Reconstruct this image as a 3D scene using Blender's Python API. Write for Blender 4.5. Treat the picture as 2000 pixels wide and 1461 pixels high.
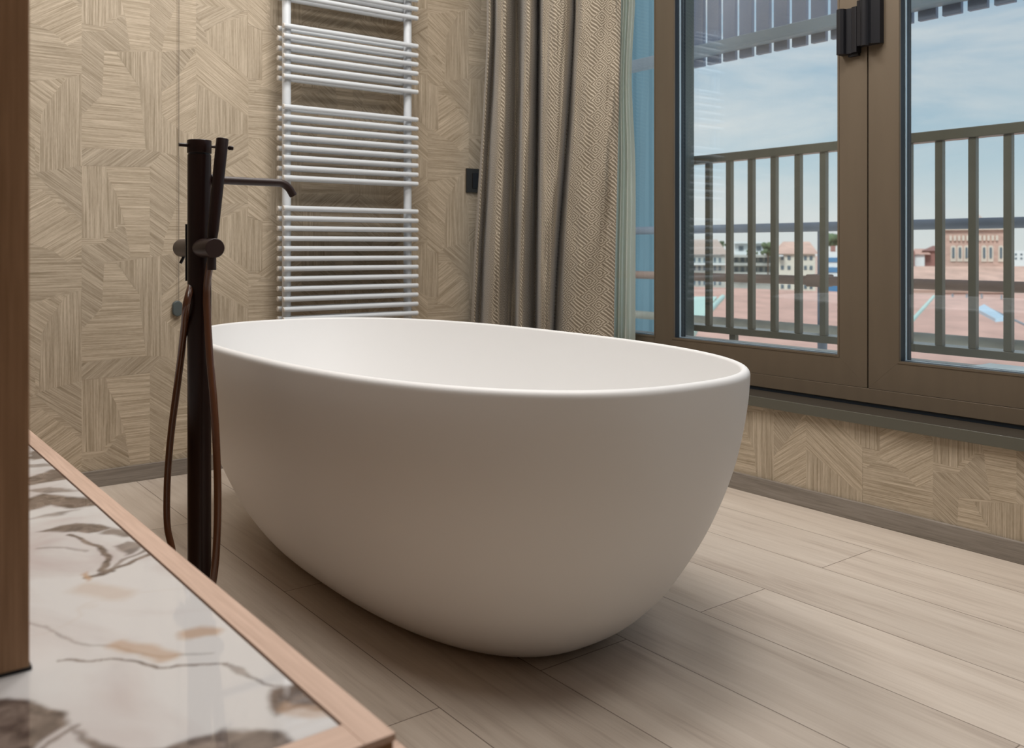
import bpy, bmesh, math, random
import numpy as np
from mathutils import Vector, Matrix, noise

# ------------------------------------------------------------------ clear
for o in list(bpy.data.objects): bpy.data.objects.remove(o, do_unlink=True)
S = bpy.context.scene
COL = S.collection
random.seed(4)

# ------------------------------------------------------------------ camera
FP, HY, CH = 1764.0, 485.0, 0.78          # focal length in px, horizon row, camera height
U0, U1 = 0.7955, 0.60595                  # room X axis in (right, forward) of the camera
cam_d = bpy.data.cameras.new('camera'); cam = bpy.data.objects.new('camera', cam_d); COL.objects.link(cam)
cam.location = (0, 0, CH)
cam.rotation_euler = (math.pi/2, 0, -math.atan2(U1, U0))
cam_d.sensor_width = 36; cam_d.sensor_fit = 'HORIZONTAL'
cam_d.lens = FP/2000*36
cam_d.shift_y = (HY-730.5)/2000
cam_d.clip_start = 0.05; cam_d.clip_end = 800
cam_d.dof.use_dof = True; cam_d.dof.focus_distance = 2.1; cam_d.dof.aperture_fstop = 6.3
S.camera = cam

# ------------------------------------------------------------------ view
S.view_settings.view_transform = 'Standard'; S.view_settings.look = 'None'
S.view_settings.exposure = 0.0; S.view_settings.gamma = 1.0
try: S.view_settings.use_curve_mapping = False
except Exception: pass

# ------------------------------------------------------------------ sky
W = bpy.data.worlds.new('sky'); S.world = W; W.use_nodes = True
nt = W.node_tree; nt.nodes.clear()
def N(t, kind, **kw):
    n = t.nodes.new(kind)
    for k, v in kw.items(): setattr(n, k, v)
    return n
tc = N(nt, 'ShaderNodeTexCoord'); sep = N(nt, 'ShaderNodeSeparateXYZ'); nt.links.new(tc.outputs['Generated'], sep.inputs[0])
ramp = N(nt, 'ShaderNodeValToRGB'); nt.links.new(sep.outputs['Z'], ramp.inputs[0])
el = ramp.color_ramp.elements
el[0].position = 0.0; el[0].color = (0.78, 0.79, 0.78, 1)
el[1].position = 0.085; el[1].color = (0.54, 0.67, 0.745, 1)
e = el.new(0.035); e.color = (0.72, 0.77, 0.78, 1)
e = el.new(0.16); e.color = (0.40, 0.555, 0.68, 1)
e = el.new(0.32); e.color = (0.35, 0.49, 0.66, 1)
e = el.new(0.8); e.color = (0.42, 0.52, 0.68, 1)
mp = N(nt, 'ShaderNodeMapping'); mp.inputs['Scale'].default_value = (2.2, 2.2, 9.0); mp.inputs['Rotation'].default_value = (0.25, -0.2, 0.2)
nt.links.new(tc.outputs['Generated'], mp.inputs[0])
cl = N(nt, 'ShaderNodeTexNoise'); cl.inputs['Scale'].default_value = 1.5; cl.inputs['Detail'].default_value = 6; cl.inputs['Roughness'].default_value = 0.55; cl.inputs['Distortion'].default_value = 0.4
nt.links.new(mp.outputs[0], cl.inputs['Vector'])
cr = N(nt, 'ShaderNodeValToRGB'); cr.color_ramp.elements[0].position = 0.42; cr.color_ramp.elements[1].position = 0.66
cr.color_ramp.elements[1].color = (0.85, 0.85, 0.85, 1)
vd = N(nt, 'ShaderNodeVectorMath', operation='DOT_PRODUCT'); vd.inputs[1].default_value = (-0.5, 0.85, 0.1)   # more cloud towards the north
nt.links.new(tc.outputs['Generated'], vd.inputs[0])
ad = N(nt, 'ShaderNodeMath', operation='MULTIPLY_ADD'); ad.inputs[1].default_value = 0.22; nt.links.new(vd.outputs['Value'], ad.inputs[0]); nt.links.new(cl.outputs['Fac'], ad.inputs[2])
nt.links.new(ad.outputs[0], cr.inputs[0])
mx = N(nt, 'ShaderNodeMixRGB'); mx.inputs[2].default_value = (0.80, 0.80, 0.80, 1)
nt.links.new(cr.outputs[0], mx.inputs[0]); nt.links.new(ramp.outputs[0], mx.inputs[1])
bg = N(nt, 'ShaderNodeBackground'); bg.inputs['Strength'].default_value = 1.0
nt.links.new(mx.outputs[0], bg.inputs[0])
wo = N(nt, 'ShaderNodeOutputWorld'); nt.links.new(bg.outputs[0], wo.inputs[0])

# ------------------------------------------------------------------ sun and fill lights
def lamp(name, kind, loc, energy, color=(1, 1, 1), target=None, **kw):
    d = bpy.data.lights.new(name, kind); d.energy = energy; d.color = color
    for k, v in kw.items(): setattr(d, k, v)
    o = bpy.data.objects.new(name, d); COL.objects.link(o); o.location = loc
    if target is not None:
        o.rotation_euler = (Vector(target)-Vector(loc)).to_track_quat('-Z', 'Y').to_euler()
    return o
lamp('sun', 'SUN', (-20, -8, 30), 2.6, (1.0, 0.95, 0.89), target=(10, 6, 0), angle=0.35)
# unseen ceiling area lights, added and tuned to brighten the room from above
for (x, y, p) in ((0.4, 1.3, 8), (0.75, 0.6, 9), (1.45, 1.2, 20), (1.2, 2.2, 21), (0.3, 2.5, 9), (1.9, 0.3, 9)):
    lamp('ceiling_fill', 'AREA', (x, y, 2.66), p, (1.0, 0.97, 0.935), target=(x, y, 0), shape='DISK', size=0.6)
# sky portal over the glazing: helps sampling only
pt = lamp('sky_portal', 'AREA', (2.53, 1.25, 1.4), 1, target=(0, 1.25, 1.4), shape='RECTANGLE', size=3.7, size_y=2.0)
pt.data.cycles.is_portal = True

# ------------------------------------------------------------------ coordinates
def uz(px, py, z):
    f = FP*(CH-z)/(py-HY); r = (px-1000)*f/FP
    return r*U0+f*U1, -r*U1+f*U0
def yX(px, X):            # room Y where image column px meets the plane x = X
    p = (px-1000)/FP; return X*(U0-U1*p)/(U1+U0*p)
def uX(px, py, X):
    Y = yX(px, X); f = X*U1+Y*U0; return Y, CH-(py-HY)*f/FP
def uY(px, py, Y):
    p = (px-1000)/FP; X = Y*(U1+U0*p)/(U0-U1*p); f = X*U1+Y*U0
    return X, CH-(py-HY)*f/FP
def far(px, py, D):       # a point of the town at distance D
    r = (px-1000)*D/FP
    return Vector((r*U0+D*U1, -r*U1+D*U0, CH-(py-HY)*D/FP))

# ------------------------------------------------------------------ materials
def mat(name, color, rough=0.5, metal=0.0, spec=0.5, coat=0.0, noise_amt=0.0, noise_scale=(8, 8, 8), bump=0.0):
    m = bpy.data.materials.new(name); m.use_nodes = True; t = m.node_tree
    b = t.nodes['Principled BSDF']
    b.inputs['Base Color'].default_value = (*color, 1); b.inputs['Roughness'].default_value = rough
    b.inputs['Metallic'].default_value = metal; b.inputs['Specular IOR Level'].default_value = spec
    b.inputs['Coat Weight'].default_value = coat
    if noise_amt > 0 or bump > 0:
        c = N(t, 'ShaderNodeTexCoord'); mpn = N(t, 'ShaderNodeMapping'); mpn.inputs['Scale'].default_value = noise_scale
        t.links.new(c.outputs['Object'], mpn.inputs[0])
        nz = N(t, 'ShaderNodeTexNoise'); nz.inputs['Scale'].default_value = 1.0; nz.inputs['Detail'].default_value = 5
        t.links.new(mpn.outputs[0], nz.inputs['Vector'])
        mr = N(t, 'ShaderNodeMapRange'); mr.inputs[1].default_value = 0.3; mr.inputs[2].default_value = 0.7
        mr.inputs[3].default_value = 1-noise_amt; mr.inputs[4].default_value = 1+noise_amt
        t.links.new(nz.outputs['Fac'], mr.inputs[0])
        mu = N(t, 'ShaderNodeVectorMath', operation='SCALE'); mu.inputs[0].default_value = color
        t.links.new(mr.outputs[0], mu.inputs['Scale']); t.links.new(mu.outputs[0], b.inputs['Base Color'])
        if bump > 0:
            bp = N(t, 'ShaderNodeBump'); bp.inputs['Strength'].default_value = bump; bp.inputs['Distance'].default_value = 0.002
            t.links.new(nz.outputs['Fac'], bp.inputs['Height']); t.links.new(bp.outputs[0], b.inputs['Normal'])
    return m
def mathn(t, op, a, b=None, c=None):
    n = N(t, 'ShaderNodeMath', operation=op)
    for i, v in enumerate((a, b, c)):
        if v is None: continue
        if isinstance(v, (int, float)): n.inputs[i].default_value = v
        else: t.links.new(v, n.inputs[i])
    return n.outputs[0]

def wallpaper_mat():
    m = bpy.data.materials.new('marquetry_wallpaper'); m.use_nodes = True; t = m.node_tree; b = t.nodes['Principled BSDF']
    uv = N(t, 'ShaderNodeUVMap'); uv.uv_map = 'UVMap'
    at = N(t, 'ShaderNodeAttribute'); at.attribute_name = 'pat'
    s = N(t, 'ShaderNodeSeparateColor'); t.links.new(at.outputs['Color'], s.inputs[0])
    ang = mathn(t, 'MULTIPLY', s.outputs[0], math.pi)
    ca = mathn(t, 'COSINE', ang); sa = mathn(t, 'SINE', ang)
    sx = N(t, 'ShaderNodeSeparateXYZ'); t.links.new(uv.outputs[0], sx.inputs[0])
    x, y = sx.outputs[0], sx.outputs[1]
    l = mathn(t, 'ADD', mathn(t, 'MULTIPLY', x, ca), mathn(t, 'MULTIPLY', y, sa))
    n_ = mathn(t, 'SUBTRACT', mathn(t, 'MULTIPLY', y, ca), mathn(t, 'MULTIPLY', x, sa))
    def streak(fn, fl, detail):
        cv = N(t, 'ShaderNodeCombineXYZ')
        t.links.new(mathn(t, 'MULTIPLY', n_, fn), cv.inputs[0]); t.links.new(mathn(t, 'MULTIPLY', l, fl), cv.inputs[1])
        t.links.new(mathn(t, 'MULTIPLY', s.outputs[2], 40), cv.inputs[2])
        nz = N(t, 'ShaderNodeTexNoise'); nz.inputs['Scale'].default_value = 1; nz.inputs['Detail'].default_value = detail
        t.links.new(cv.outputs[0], nz.inputs['Vector']); return nz.outputs['Fac']
    a1 = streak(300, 6, 2); a2 = streak(90, 4, 1); a3 = streak(600, 60, 1)
    f = mathn(t, 'ADD', mathn(t, 'ADD', mathn(t, 'MULTIPLY', a1, 0.62), mathn(t, 'MULTIPLY', a2, 0.20)), mathn(t, 'MULTIPLY', a3, 0.18))
    r = N(t, 'ShaderNodeValToRGB'); t.links.new(f, r.inputs[0])
    e = r.color_ramp.elements; e[0].position = 0.34; e[0].color = (0.29, 0.230, 0.152, 1)
    e[1].position = 0.66; e[1].color = (0.59, 0.495, 0.375, 1)
    q = e.new(0.50); q.color = (0.43, 0.352, 0.258, 1)
    sc = N(t, 'ShaderNodeVectorMath', operation='SCALE'); t.links.new(r.outputs[0], sc.inputs[0]); t.links.new(s.outputs[1], sc.inputs['Scale'])
    t.links.new(sc.outputs[0], b.inputs['Base Color']); b.inputs['Roughness'].default_value = 0.62
    bp = N(t, 'ShaderNodeBump'); bp.inputs['Strength'].default_value = 0.35; bp.inputs['Distance'].default_value = 0.001
    t.links.new(f, bp.inputs['Height']); t.links.new(bp.outputs[0], b.inputs['Normal'])
    return m

def floor_mat():
    m = bpy.data.materials.new('pale_oak_planks'); m.use_nodes = True; t = m.node_tree; b = t.nodes['Principled BSDF']
    c = N(t, 'ShaderNodeTexCoord'); sx = N(t, 'ShaderNodeSeparateXYZ'); t.links.new(c.outputs['Object'], sx.inputs[0])
    px = mathn(t, 'DIVIDE', mathn(t, 'SUBTRACT', sx.outputs[0], 1.0525-0.221*20), 0.221)
    row = mathn(t, 'FLOOR', px); fx = mathn(t, 'FRACT', px)
    par = mathn(t, 'MODULO', row, 2.0)
    py = mathn(t, 'ADD', mathn(t, 'DIVIDE', mathn(t, 'SUBTRACT', sx.outputs[1], 1.295-1.3*10), 1.3), mathn(t, 'MULTIPLY', par, 0.5))
    colm = mathn(t, 'FLOOR', py); fy = mathn(t, 'FRACT', py)
    wn = N(t, 'ShaderNodeTexWhiteNoise', noise_dimensions='2D'); cv = N(t, 'ShaderNodeCombineXYZ')
    t.links.new(row, cv.inputs[0]); t.links.new(colm, cv.inputs[1]); t.links.new(cv.outputs[0], wn.inputs['Vector'])
    ex = mathn(t, 'MULTIPLY', mathn(t, 'MINIMUM', fx, mathn(t, 'SUBTRACT', 1.0, fx)), 0.221)
    ey = mathn(t, 'MULTIPLY', mathn(t, 'MINIMUM', fy, mathn(t, 'SUBTRACT', 1.0, fy)), 1.3)
    gap = mathn(t, 'LESS_THAN', mathn(t, 'MINIMUM', ex, ey), 0.0010)
    def grain(fx_, fy_, det, dist):
        v = N(t, 'ShaderNodeCombineXYZ')
        t.links.new(mathn(t, 'MULTIPLY', sx.outputs[0], fx_), v.inputs[0]); t.links.new(mathn(t, 'MULTIPLY', sx.outputs[1], fy_), v.inputs[1])
        t.links.new(mathn(t, 'MULTIPLY', wn.outputs['Value'], 37.0), v.inputs[2])
        nz = N(t, 'ShaderNodeTexNoise'); nz.inputs['Scale'].default_value = 1; nz.inputs['Detail'].default_value = det; nz.inputs['Distortion'].default_value = dist
        t.links.new(v.outputs[0], nz.inputs['Vector']); return nz.outputs['Fac']
    g = mathn(t, 'ADD', mathn(t, 'ADD', mathn(t, 'MULTIPLY', grain(14, 1.3, 5, 0.8), 0.5), mathn(t, 'MULTIPLY', grain(70, 3.5, 3, 0.2), 0.28)), mathn(t, 'MULTIPLY', grain(260, 9, 2, 0), 0.22))
    r = N(t, 'ShaderNodeValToRGB'); t.links.new(g, r.inputs[0])
    e = r.color_ramp.elements; e[0].position = 0.33; e[0].color = (0.42, 0.345, 0.285, 1)
    e[1].position = 0.62; e[1].color = (0.62, 0.54, 0.46, 1)
    q = e.new(0.46); q.color = (0.545, 0.465, 0.39, 1)
    tone = mathn(t, 'ADD', mathn(t, 'MULTIPLY', wn.outputs['Value'], 0.08), 0.96)
    sc = N(t, 'ShaderNodeVectorMath', operation='SCALE'); t.links.new(r.outputs[0], sc.inputs[0]); t.links.new(tone, sc.inputs['Scale'])
    mg = N(t, 'ShaderNodeMixRGB'); mg.inputs[2].default_value = (0.17, 0.13, 0.10, 1)
    t.links.new(gap, mg.inputs[0]); t.links.new(sc.outputs[0], mg.inputs[1]); t.links.new(mg.outputs[0], b.inputs['Base Color'])
    b.inputs['Roughness'].default_value = 0.48; b.inputs['Specular IOR Level'].default_value = 0.35
    bp = N(t, 'ShaderNodeBump'); bp.inputs['Strength'].default_value = 0.12; bp.inputs['Distance'].default_value = 0.001
    t.links.new(g, bp.inputs['Height']); t.links.new(bp.outputs[0], b.inputs['Normal'])
    return m

def wood_mat(name, dark, light, along='Y', rough=0.5, fine=260):
    m = bpy.data.materials.new(name); m.use_nodes = True; t = m.node_tree; b = t.nodes['Principled BSDF']
    c = N(t, 'ShaderNodeTexCoord'); mpn = N(t, 'ShaderNodeMapping')
    sc = {'X': (0.04, 1, 1), 'Y': (1, 0.04, 1), 'Z': (1, 1, 0.04)}[along]
    mpn.inputs['Scale'].default_value = [v*fine for v in sc]; t.links.new(c.outputs['Object'], mpn.inputs[0])
    nz = N(t, 'ShaderNodeTexNoise'); nz.inputs['Scale'].default_value = 1; nz.inputs['Detail'].default_value = 3
    t.links.new(mpn.outputs[0], nz.inputs['Vector'])
    mp2 = N(t, 'ShaderNodeMapping'); mp2.inputs['Scale'].default_value = [v*25 for v in sc]; t.links.new(c.outputs['Object'], mp2.inputs[0])
    n2 = N(t, 'ShaderNodeTexNoise'); n2.inputs['Scale'].default_value = 1; n2.inputs['Detail'].default_value = 4; t.links.new(mp2.outputs[0], n2.inputs['Vector'])
    f = mathn(t, 'ADD', mathn(t, 'MULTIPLY', nz.outputs['Fac'], 0.5), mathn(t, 'MULTIPLY', n2.outputs['Fac'], 0.5))
    r = N(t, 'ShaderNodeValToRGB'); t.links.new(f, r.inputs[0]); e = r.color_ramp.elements
    e[0].position = 0.36; e[0].color = (*dark, 1); e[1].position = 0.62; e[1].color = (*light, 1)
    t.links.new(r.outputs[0], b.inputs['Base Color']); b.inputs['Roughness'].default_value = rough
    b.inputs['Specular IOR Level'].default_value = 0.3
    return m

def curtain_mat():
    m = bpy.data.materials.new('geometric_curtain_fabric'); m.use_nodes = True; t = m.node_tree; b = t.nodes['Principled BSDF']
    uv = N(t, 'ShaderNodeUVMap'); uv.uv_map = 'UVMap'; sx = N(t, 'ShaderNodeSeparateXYZ'); t.links.new(uv.outputs[0], sx.inputs[0])
    cw, chh = 0.074, 0.060
    a = mathn(t, 'DIVIDE', sx.outputs[0], cw); c = mathn(t, 'DIVIDE', sx.outputs[1], chh)
    p = mathn(t, 'ADD', a, c); q = mathn(t, 'SUBTRACT', c, a)
    ip = mathn(t, 'FLOOR', p); iq = mathn(t, 'FLOOR', q); fp = mathn(t, 'FRACT', p); fq = mathn(t, 'FRACT', q)
    K = 4.0
    # nested rhombi in one family of cells, parallel bars in the other
    mn = mathn(t, 'MINIMUM', mathn(t, 'MINIMUM', fp, mathn(t, 'SUBTRACT', 1, fp)), mathn(t, 'MINIMUM', fq, mathn(t, 'SUBTRACT', 1, fq)))
    shift = mathn(t, 'MULTIPLY', mathn(t, 'GREATER_THAN', fp, 0.5), 0.5)
    sA = mathn(t, 'FRACT', mathn(t, 'ADD', mathn(t, 'MULTIPLY', mn, K*1.5), shift))
    sB = mathn(t, 'FRACT', mathn(t, 'MULTIPLY', fp, K))
    sC = mathn(t, 'FRACT', mathn(t, 'MULTIPLY', fq, K))
    k = mathn(t, 'MODULO', mathn(t, 'ADD', mathn(t, 'ADD', ip, mathn(t, 'MULTIPLY', iq, 2.0)), 600.0), 3.0)
    isA = mathn(t, 'LESS_THAN', k, 1.5); isC = mathn(t, 'GREATER_THAN', mathn(t, 'MODULO', mathn(t, 'ADD', iq, 600.0), 2.0), 3.5)
    s1 = N(t, 'ShaderNodeMix'); s1.data_type = 'FLOAT'; t.links.new(isC, s1.inputs[0]); t.links.new(sB, s1.inputs[2]); t.links.new(sC, s1.inputs[3])
    s2 = N(t, 'ShaderNodeMix'); s2.data_type = 'FLOAT'; t.links.new(isA, s2.inputs[0]); t.links.new(s1.outputs[0], s2.inputs[2]); t.links.new(sA, s2.inputs[3])
    tri = mathn(t, 'ABSOLUTE', mathn(t, 'SUBTRACT', s2.outputs[0], 0.5))
    r = N(t, 'ShaderNodeValToRGB'); t.links.new(tri, r.inputs[0]); e = r.color_ramp.elements
    e[0].position = 0.26; e[0].color = (0.185, 0.15, 0.108, 1); e[1].position = 0.38; e[1].color = (0.52, 0.455, 0.36, 1)
    t.links.new(r.outputs[0], b.inputs['Base Color']); b.inputs['Roughness'].default_value = 0.85; b.inputs['Specular IOR Level'].default_value = 0.15
    b.inputs['Sheen Weight'].default_value = 0.2
    return m

def glass_mat():
    m = bpy.data.materials.new('window_glass'); m.use_nodes = True; t = m.node_tree; t.nodes.clear()
    out = N(t, 'ShaderNodeOutputMaterial'); tr = N(t, 'ShaderNodeBsdfTransparent'); tr.inputs[0].default_value = (0.955, 0.985, 0.985, 1)
    gl = N(t, 'ShaderNodeBsdfGlossy'); gl.inputs['Roughness'].default_value = 0.0; gl.inputs['Color'].default_value = (0.9, 0.95, 1, 1)
    ge = N(t, 'ShaderNodeNewGeometry'); dt = N(t, 'ShaderNodeVectorMath', operation='DOT_PRODUCT')
    t.links.new(ge.outputs['Normal'], dt.inputs[0]); t.links.new(ge.outputs['Incoming'], dt.inputs[1])
    gr_ = mathn(t, 'POWER', mathn(t, 'SUBTRACT', 1.0, mathn(t, 'ABSOLUTE', dt.outputs['Value'])), 5.0)
    fr_ = mathn(t, 'ADD', mathn(t, 'MULTIPLY', gr_, 0.93), 0.065)
    mxs = N(t, 'ShaderNodeMixShader'); t.links.new(fr_, mxs.inputs[0]); t.links.new(tr.outputs[0], mxs.inputs[1]); t.links.new(gl.outputs[0], mxs.inputs[2])
    t.links.new(mxs.outputs[0], out.inputs[0]); return m

def sheer_mat():
    m = bpy.data.materials.new('sheer_voile'); m.use_nodes = True; t = m.node_tree; t.nodes.clear()
    out = N(t, 'ShaderNodeOutputMaterial'); tr = N(t, 'ShaderNodeBsdfTransparent'); tr.inputs[0].default_value = (0.95, 1, 0.98, 1)
    tl = N(t, 'ShaderNodeBsdfTranslucent'); tl.inputs[0].default_value = (0.90, 0.92, 0.85, 1)
    df = N(t, 'ShaderNodeBsdfDiffuse'); df.inputs[0].default_value = (0.86, 0.89, 0.81, 1)
    a = N(t, 'ShaderNodeMixShader'); a.inputs[0].default_value = 0.62; t.links.new(tl.outputs[0], a.inputs[1]); t.links.new(df.outputs[0], a.inputs[2])
    b2 = N(t, 'ShaderNodeMixShader'); b2.inputs[0].default_value = 0.95; t.links.new(tr.outputs[0], b2.inputs[1]); t.links.new(a.outputs[0], b2.inputs[2])
    t.links.new(b2.outputs[0], out.inputs[0]); return m

def marble_mat():
    m = bpy.data.materials.new('veined_marble'); m.use_nodes = True; t = m.node_tree; b = t.nodes['Principled BSDF']
    at = N(t, 'ShaderNodeAttribute'); at.attribute_name = 'vein'; s = N(t, 'ShaderNodeSeparateColor'); t.links.new(at.outputs['Color'], s.inputs[0])
    c = N(t, 'ShaderNodeTexCoord')
    nz = N(t, 'ShaderNodeTexNoise'); nz.inputs['Scale'].default_value = 42; nz.inputs['Detail'].default_value = 6; nz.inputs['Distortion'].default_value = 0.8; t.links.new(c.outputs['Object'], nz.inputs['Vector'])
    n2 = N(t, 'ShaderNodeTexNoise'); n2.inputs['Scale'].default_value = 5; n2.inputs['Detail'].default_value = 4; n2.inputs['Distortion'].default_value = 1.2; t.links.new(c.outputs['Object'], n2.inputs['Vector'])
    r0 = N(t, 'ShaderNodeValToRGB'); t.links.new(n2.outputs['Fac'], r0.inputs[0]); e = r0.color_ramp.elements
    e[0].position = 0.30; e[0].color = (0.47, 0.41, 0.40, 1); e[1].position = 0.55; e[1].color = (0.58, 0.565, 0.56, 1)
    r1 = N(t, 'ShaderNodeValToRGB'); t.links.new(nz.outputs['Fac'], r1.inputs[0]); e = r1.color_ramp.elements
    e[0].position = 0.36; e[0].color = (0.055, 0.034, 0.026, 1); e[1].position = 0.72; e[1].color = (0.22, 0.165, 0.135, 1)
    ma = N(t, 'ShaderNodeMixRGB'); t.links.new(s.outputs[0], ma.inputs[0]); t.links.new(r0.outputs[0], ma.inputs[1]); t.links.new(r1.outputs[0], ma.inputs[2])
    mb = N(t, 'ShaderNodeMixRGB'); mb.inputs[2].default_value = (0.42, 0.27, 0.17, 1); t.links.new(s.outputs[1], mb.inputs[0]); t.links.new(ma.outputs[0], mb.inputs[1])
    t.links.new(mb.outputs[0], b.inputs['Base Color']); b.inputs['Roughness'].default_value = 0.035; b.inputs['Specular IOR Level'].default_value = 0.5
    return m

M = {}
M['wallpaper'] = wallpaper_mat(); M['floor'] = floor_mat(); M['curtain'] = curtain_mat(); M['glass'] = glass_mat()
M['sheer'] = sheer_mat(); M['marble'] = marble_mat()
M['base'] = wood_mat('grey_oak_baseboard', (0.175, 0.150, 0.125), (0.29, 0.255, 0.22), 'Y')
M['base_x'] = wood_mat('grey_oak_baseboard_back', (0.175, 0.150, 0.125), (0.29, 0.255, 0.22), 'X')
M['trim'] = wood_mat('pale_oak_trim', (0.47, 0.325, 0.25), (0.60, 0.43, 0.34), 'Y', 0.5)
M['trim_x'] = wood_mat('pale_oak_end_trim', (0.47, 0.325, 0.25), (0.60, 0.43, 0.34), 'X', 0.5)
M['oak_shade'] = wood_mat('shaded_oak_edge', (0.24, 0.135, 0.06), (0.36, 0.215, 0.11), 'X', 0.55)  # darker copy of the trim oak: shade of the side faces in the colour
M['post'] = wood_mat('warm_oak_post', (0.26, 0.145, 0.075), (0.39, 0.23, 0.13), 'Z', 0.5)
M['tub'] = mat('matt_white_stone', (0.765, 0.76, 0.755), 0.45, spec=0.35)
M['chrome'] = mat('chrome', (0.7, 0.7, 0.7), 0.15, 1.0)
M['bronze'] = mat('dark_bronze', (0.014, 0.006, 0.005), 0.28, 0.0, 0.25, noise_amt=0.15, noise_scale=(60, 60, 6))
M['bronze_lit'] = mat('lit_bronze', (0.028, 0.015, 0.013), 0.42, 0.1, 0.35)  # lighter copy of the bronze, its lit look put into the colour
M['hose'] = mat('copper_brown_hose', (0.085, 0.030, 0.012), 0.22, 0.0, 0.6)
M['enamel'] = mat('white_enamel', (0.64, 0.67, 0.70), 0.30, spec=0.45)
M['cap'] = mat('white_end_cap', (0.68, 0.64, 0.59), 0.35)
M['alu'] = mat('bronze_aluminium', (0.165, 0.127, 0.088), 0.45, 0.3, 0.5, noise_amt=0.05, noise_scale=(20, 20, 3))
M['sill'] = mat('olive_aluminium_lit', (0.125, 0.120, 0.095), 0.32, 0.2)  # olive sill front, colour lightened for the light it catches
M['silltop'] = mat('sill_top_shaded', (0.045, 0.036, 0.026), 0.62, 0.0, 0.25)  # sill top, colour darkened as the less lit face
M['gasket'] = mat('black_gasket', (0.006, 0.012, 0.020), 0.45)
M['spacer'] = mat('silver_spacer', (0.62, 0.72, 0.80), 0.35, 0.4)
M['black'] = mat('satin_black', (0.010, 0.010, 0.013), 0.40, spec=0.35)
M['switch'] = mat('black_switch', (0.022, 0.019, 0.016), 0.4)
M['plaster'] = mat('plaster', (0.62, 0.57, 0.50), 0.8)
M['dim_wall'] = mat('taupe_dim_wall', (0.30, 0.26, 0.22), 0.7)  # unseen walls, darkened to cut the light they bounce back
M['ceil'] = mat('ceiling_paint', (0.80, 0.77, 0.72), 0.9)
M['grey'] = mat('grey_plastic', (0.07, 0.085, 0.085), 0.5)
M['cord'] = mat('cord_grey', (0.17, 0.14, 0.11), 0.8)
M['rail'] = mat('painted_rail', (0.195, 0.18, 0.14), 0.24, 0.1, noise_amt=0.05)
M['pier'] = mat('pier_metal', (0.17, 0.195, 0.185), 0.5, noise_amt=0.06)
M['slat'] = mat('pergola_slat', (0.27, 0.31, 0.42), 0.45, noise_amt=0.08, noise_scale=(3, 3, 1))
M['beam'] = mat('pergola_beam', (0.36, 0.43, 0.50), 0.45)
M['pipe_grey'] = mat('galvanised_pipe', (0.20, 0.235, 0.29), 0.5, 0.2, noise_amt=0.22, noise_scale=(9, 3, 9))
M['pipe_rust'] = mat('rusty_pipe', (0.235, 0.165, 0.135), 0.7, 0.0, noise_amt=0.35, noise_scale=(9, 2, 9))
M['pipe_olive'] = mat('weathered_pipe', (0.30, 0.30, 0.26), 0.7, 0.0, noise_amt=0.30, noise_scale=(8, 3, 8))
M['blue'] = mat('blue_sheet', (0.108, 0.205, 0.265), 0.5, noise_amt=0.12, noise_scale=(1, 6, 0.5))
M['concrete'] = mat('concrete', (0.42, 0.42, 0.41), 0.8, noise_amt=0.12)
M['terracotta'] = mat('terracotta_tiles', (0.64, 0.40, 0.33), 0.85, noise_amt=0.14, noise_scale=(0.5, 0.5, 2.0))
M['terracotta2'] = mat('pale_terracotta_tiles', (0.66, 0.45, 0.37), 0.85, noise_amt=0.16, noise_scale=(0.7, 0.7, 2.0))
M['tileold'] = mat('weathered_tiles', (0.52, 0.42, 0.36), 0.85, noise_amt=0.12)
M['cream'] = mat('cream_render', (0.66, 0.66, 0.58), 0.85, noise_amt=0.06)
M['white'] = mat('white_render', (0.72, 0.78, 0.80), 0.8, noise_amt=0.05)
M['greyr'] = mat('grey_render', (0.44, 0.48, 0.46), 0.8, noise_amt=0.15, noise_scale=(0.6, 0.6, 0.6))
M['brick'] = mat('rose_brick', (0.56, 0.39, 0.33), 0.85, noise_amt=0.14, noise_scale=(1.2, 1.2, 3))
M['brickd'] = mat('dark_brick', (0.30, 0.15, 0.13), 0.85, noise_amt=0.14)
M['stone'] = mat('pale_stone', (0.66, 0.60, 0.52), 0.85)
M['pane'] = mat('dark_window_pane', (0.10, 0.15, 0.19), 0.3)
M['panel'] = mat('pale_blue_panel', (0.50, 0.68, 0.82), 0.3)
M['mint'] = mat('mint_metal_roof', (0.56, 0.78, 0.70), 0.5)
M['bluew'] = mat('blue_facade', (0.07, 0.22, 0.42), 0.35)
M['foliage'] = mat('tree_foliage', (0.11, 0.165, 0.09), 0.9, noise_amt=0.35, noise_scale=(0.8, 0.8, 0.8))
M['bark'] = mat('bark', (0.10, 0.07, 0.05), 0.9)
M['lead'] = mat('lead_flashing', (0.26, 0.30, 0.34), 0.6)

# ------------------------------------------------------------------ objects
def tag(o, label=None, cat=None, group=None, kind=None):
    if label: o['label'] = label
    if cat: o['category'] = cat
    if group: o['group'] = group
    if kind: o['kind'] = kind
    return o
def empty(name, loc, label=None, cat=None, group=None, kind=None):
    o = bpy.data.objects.new(name, None); COL.objects.link(o); o.location = loc; o.empty_display_size = 0.05
    return tag(o, label, cat, group, kind)
def root_loc(p):
    v = Vector((0, 0, 0))
    while p is not None: v = v+p.location; p = p.parent
    return v

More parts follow.
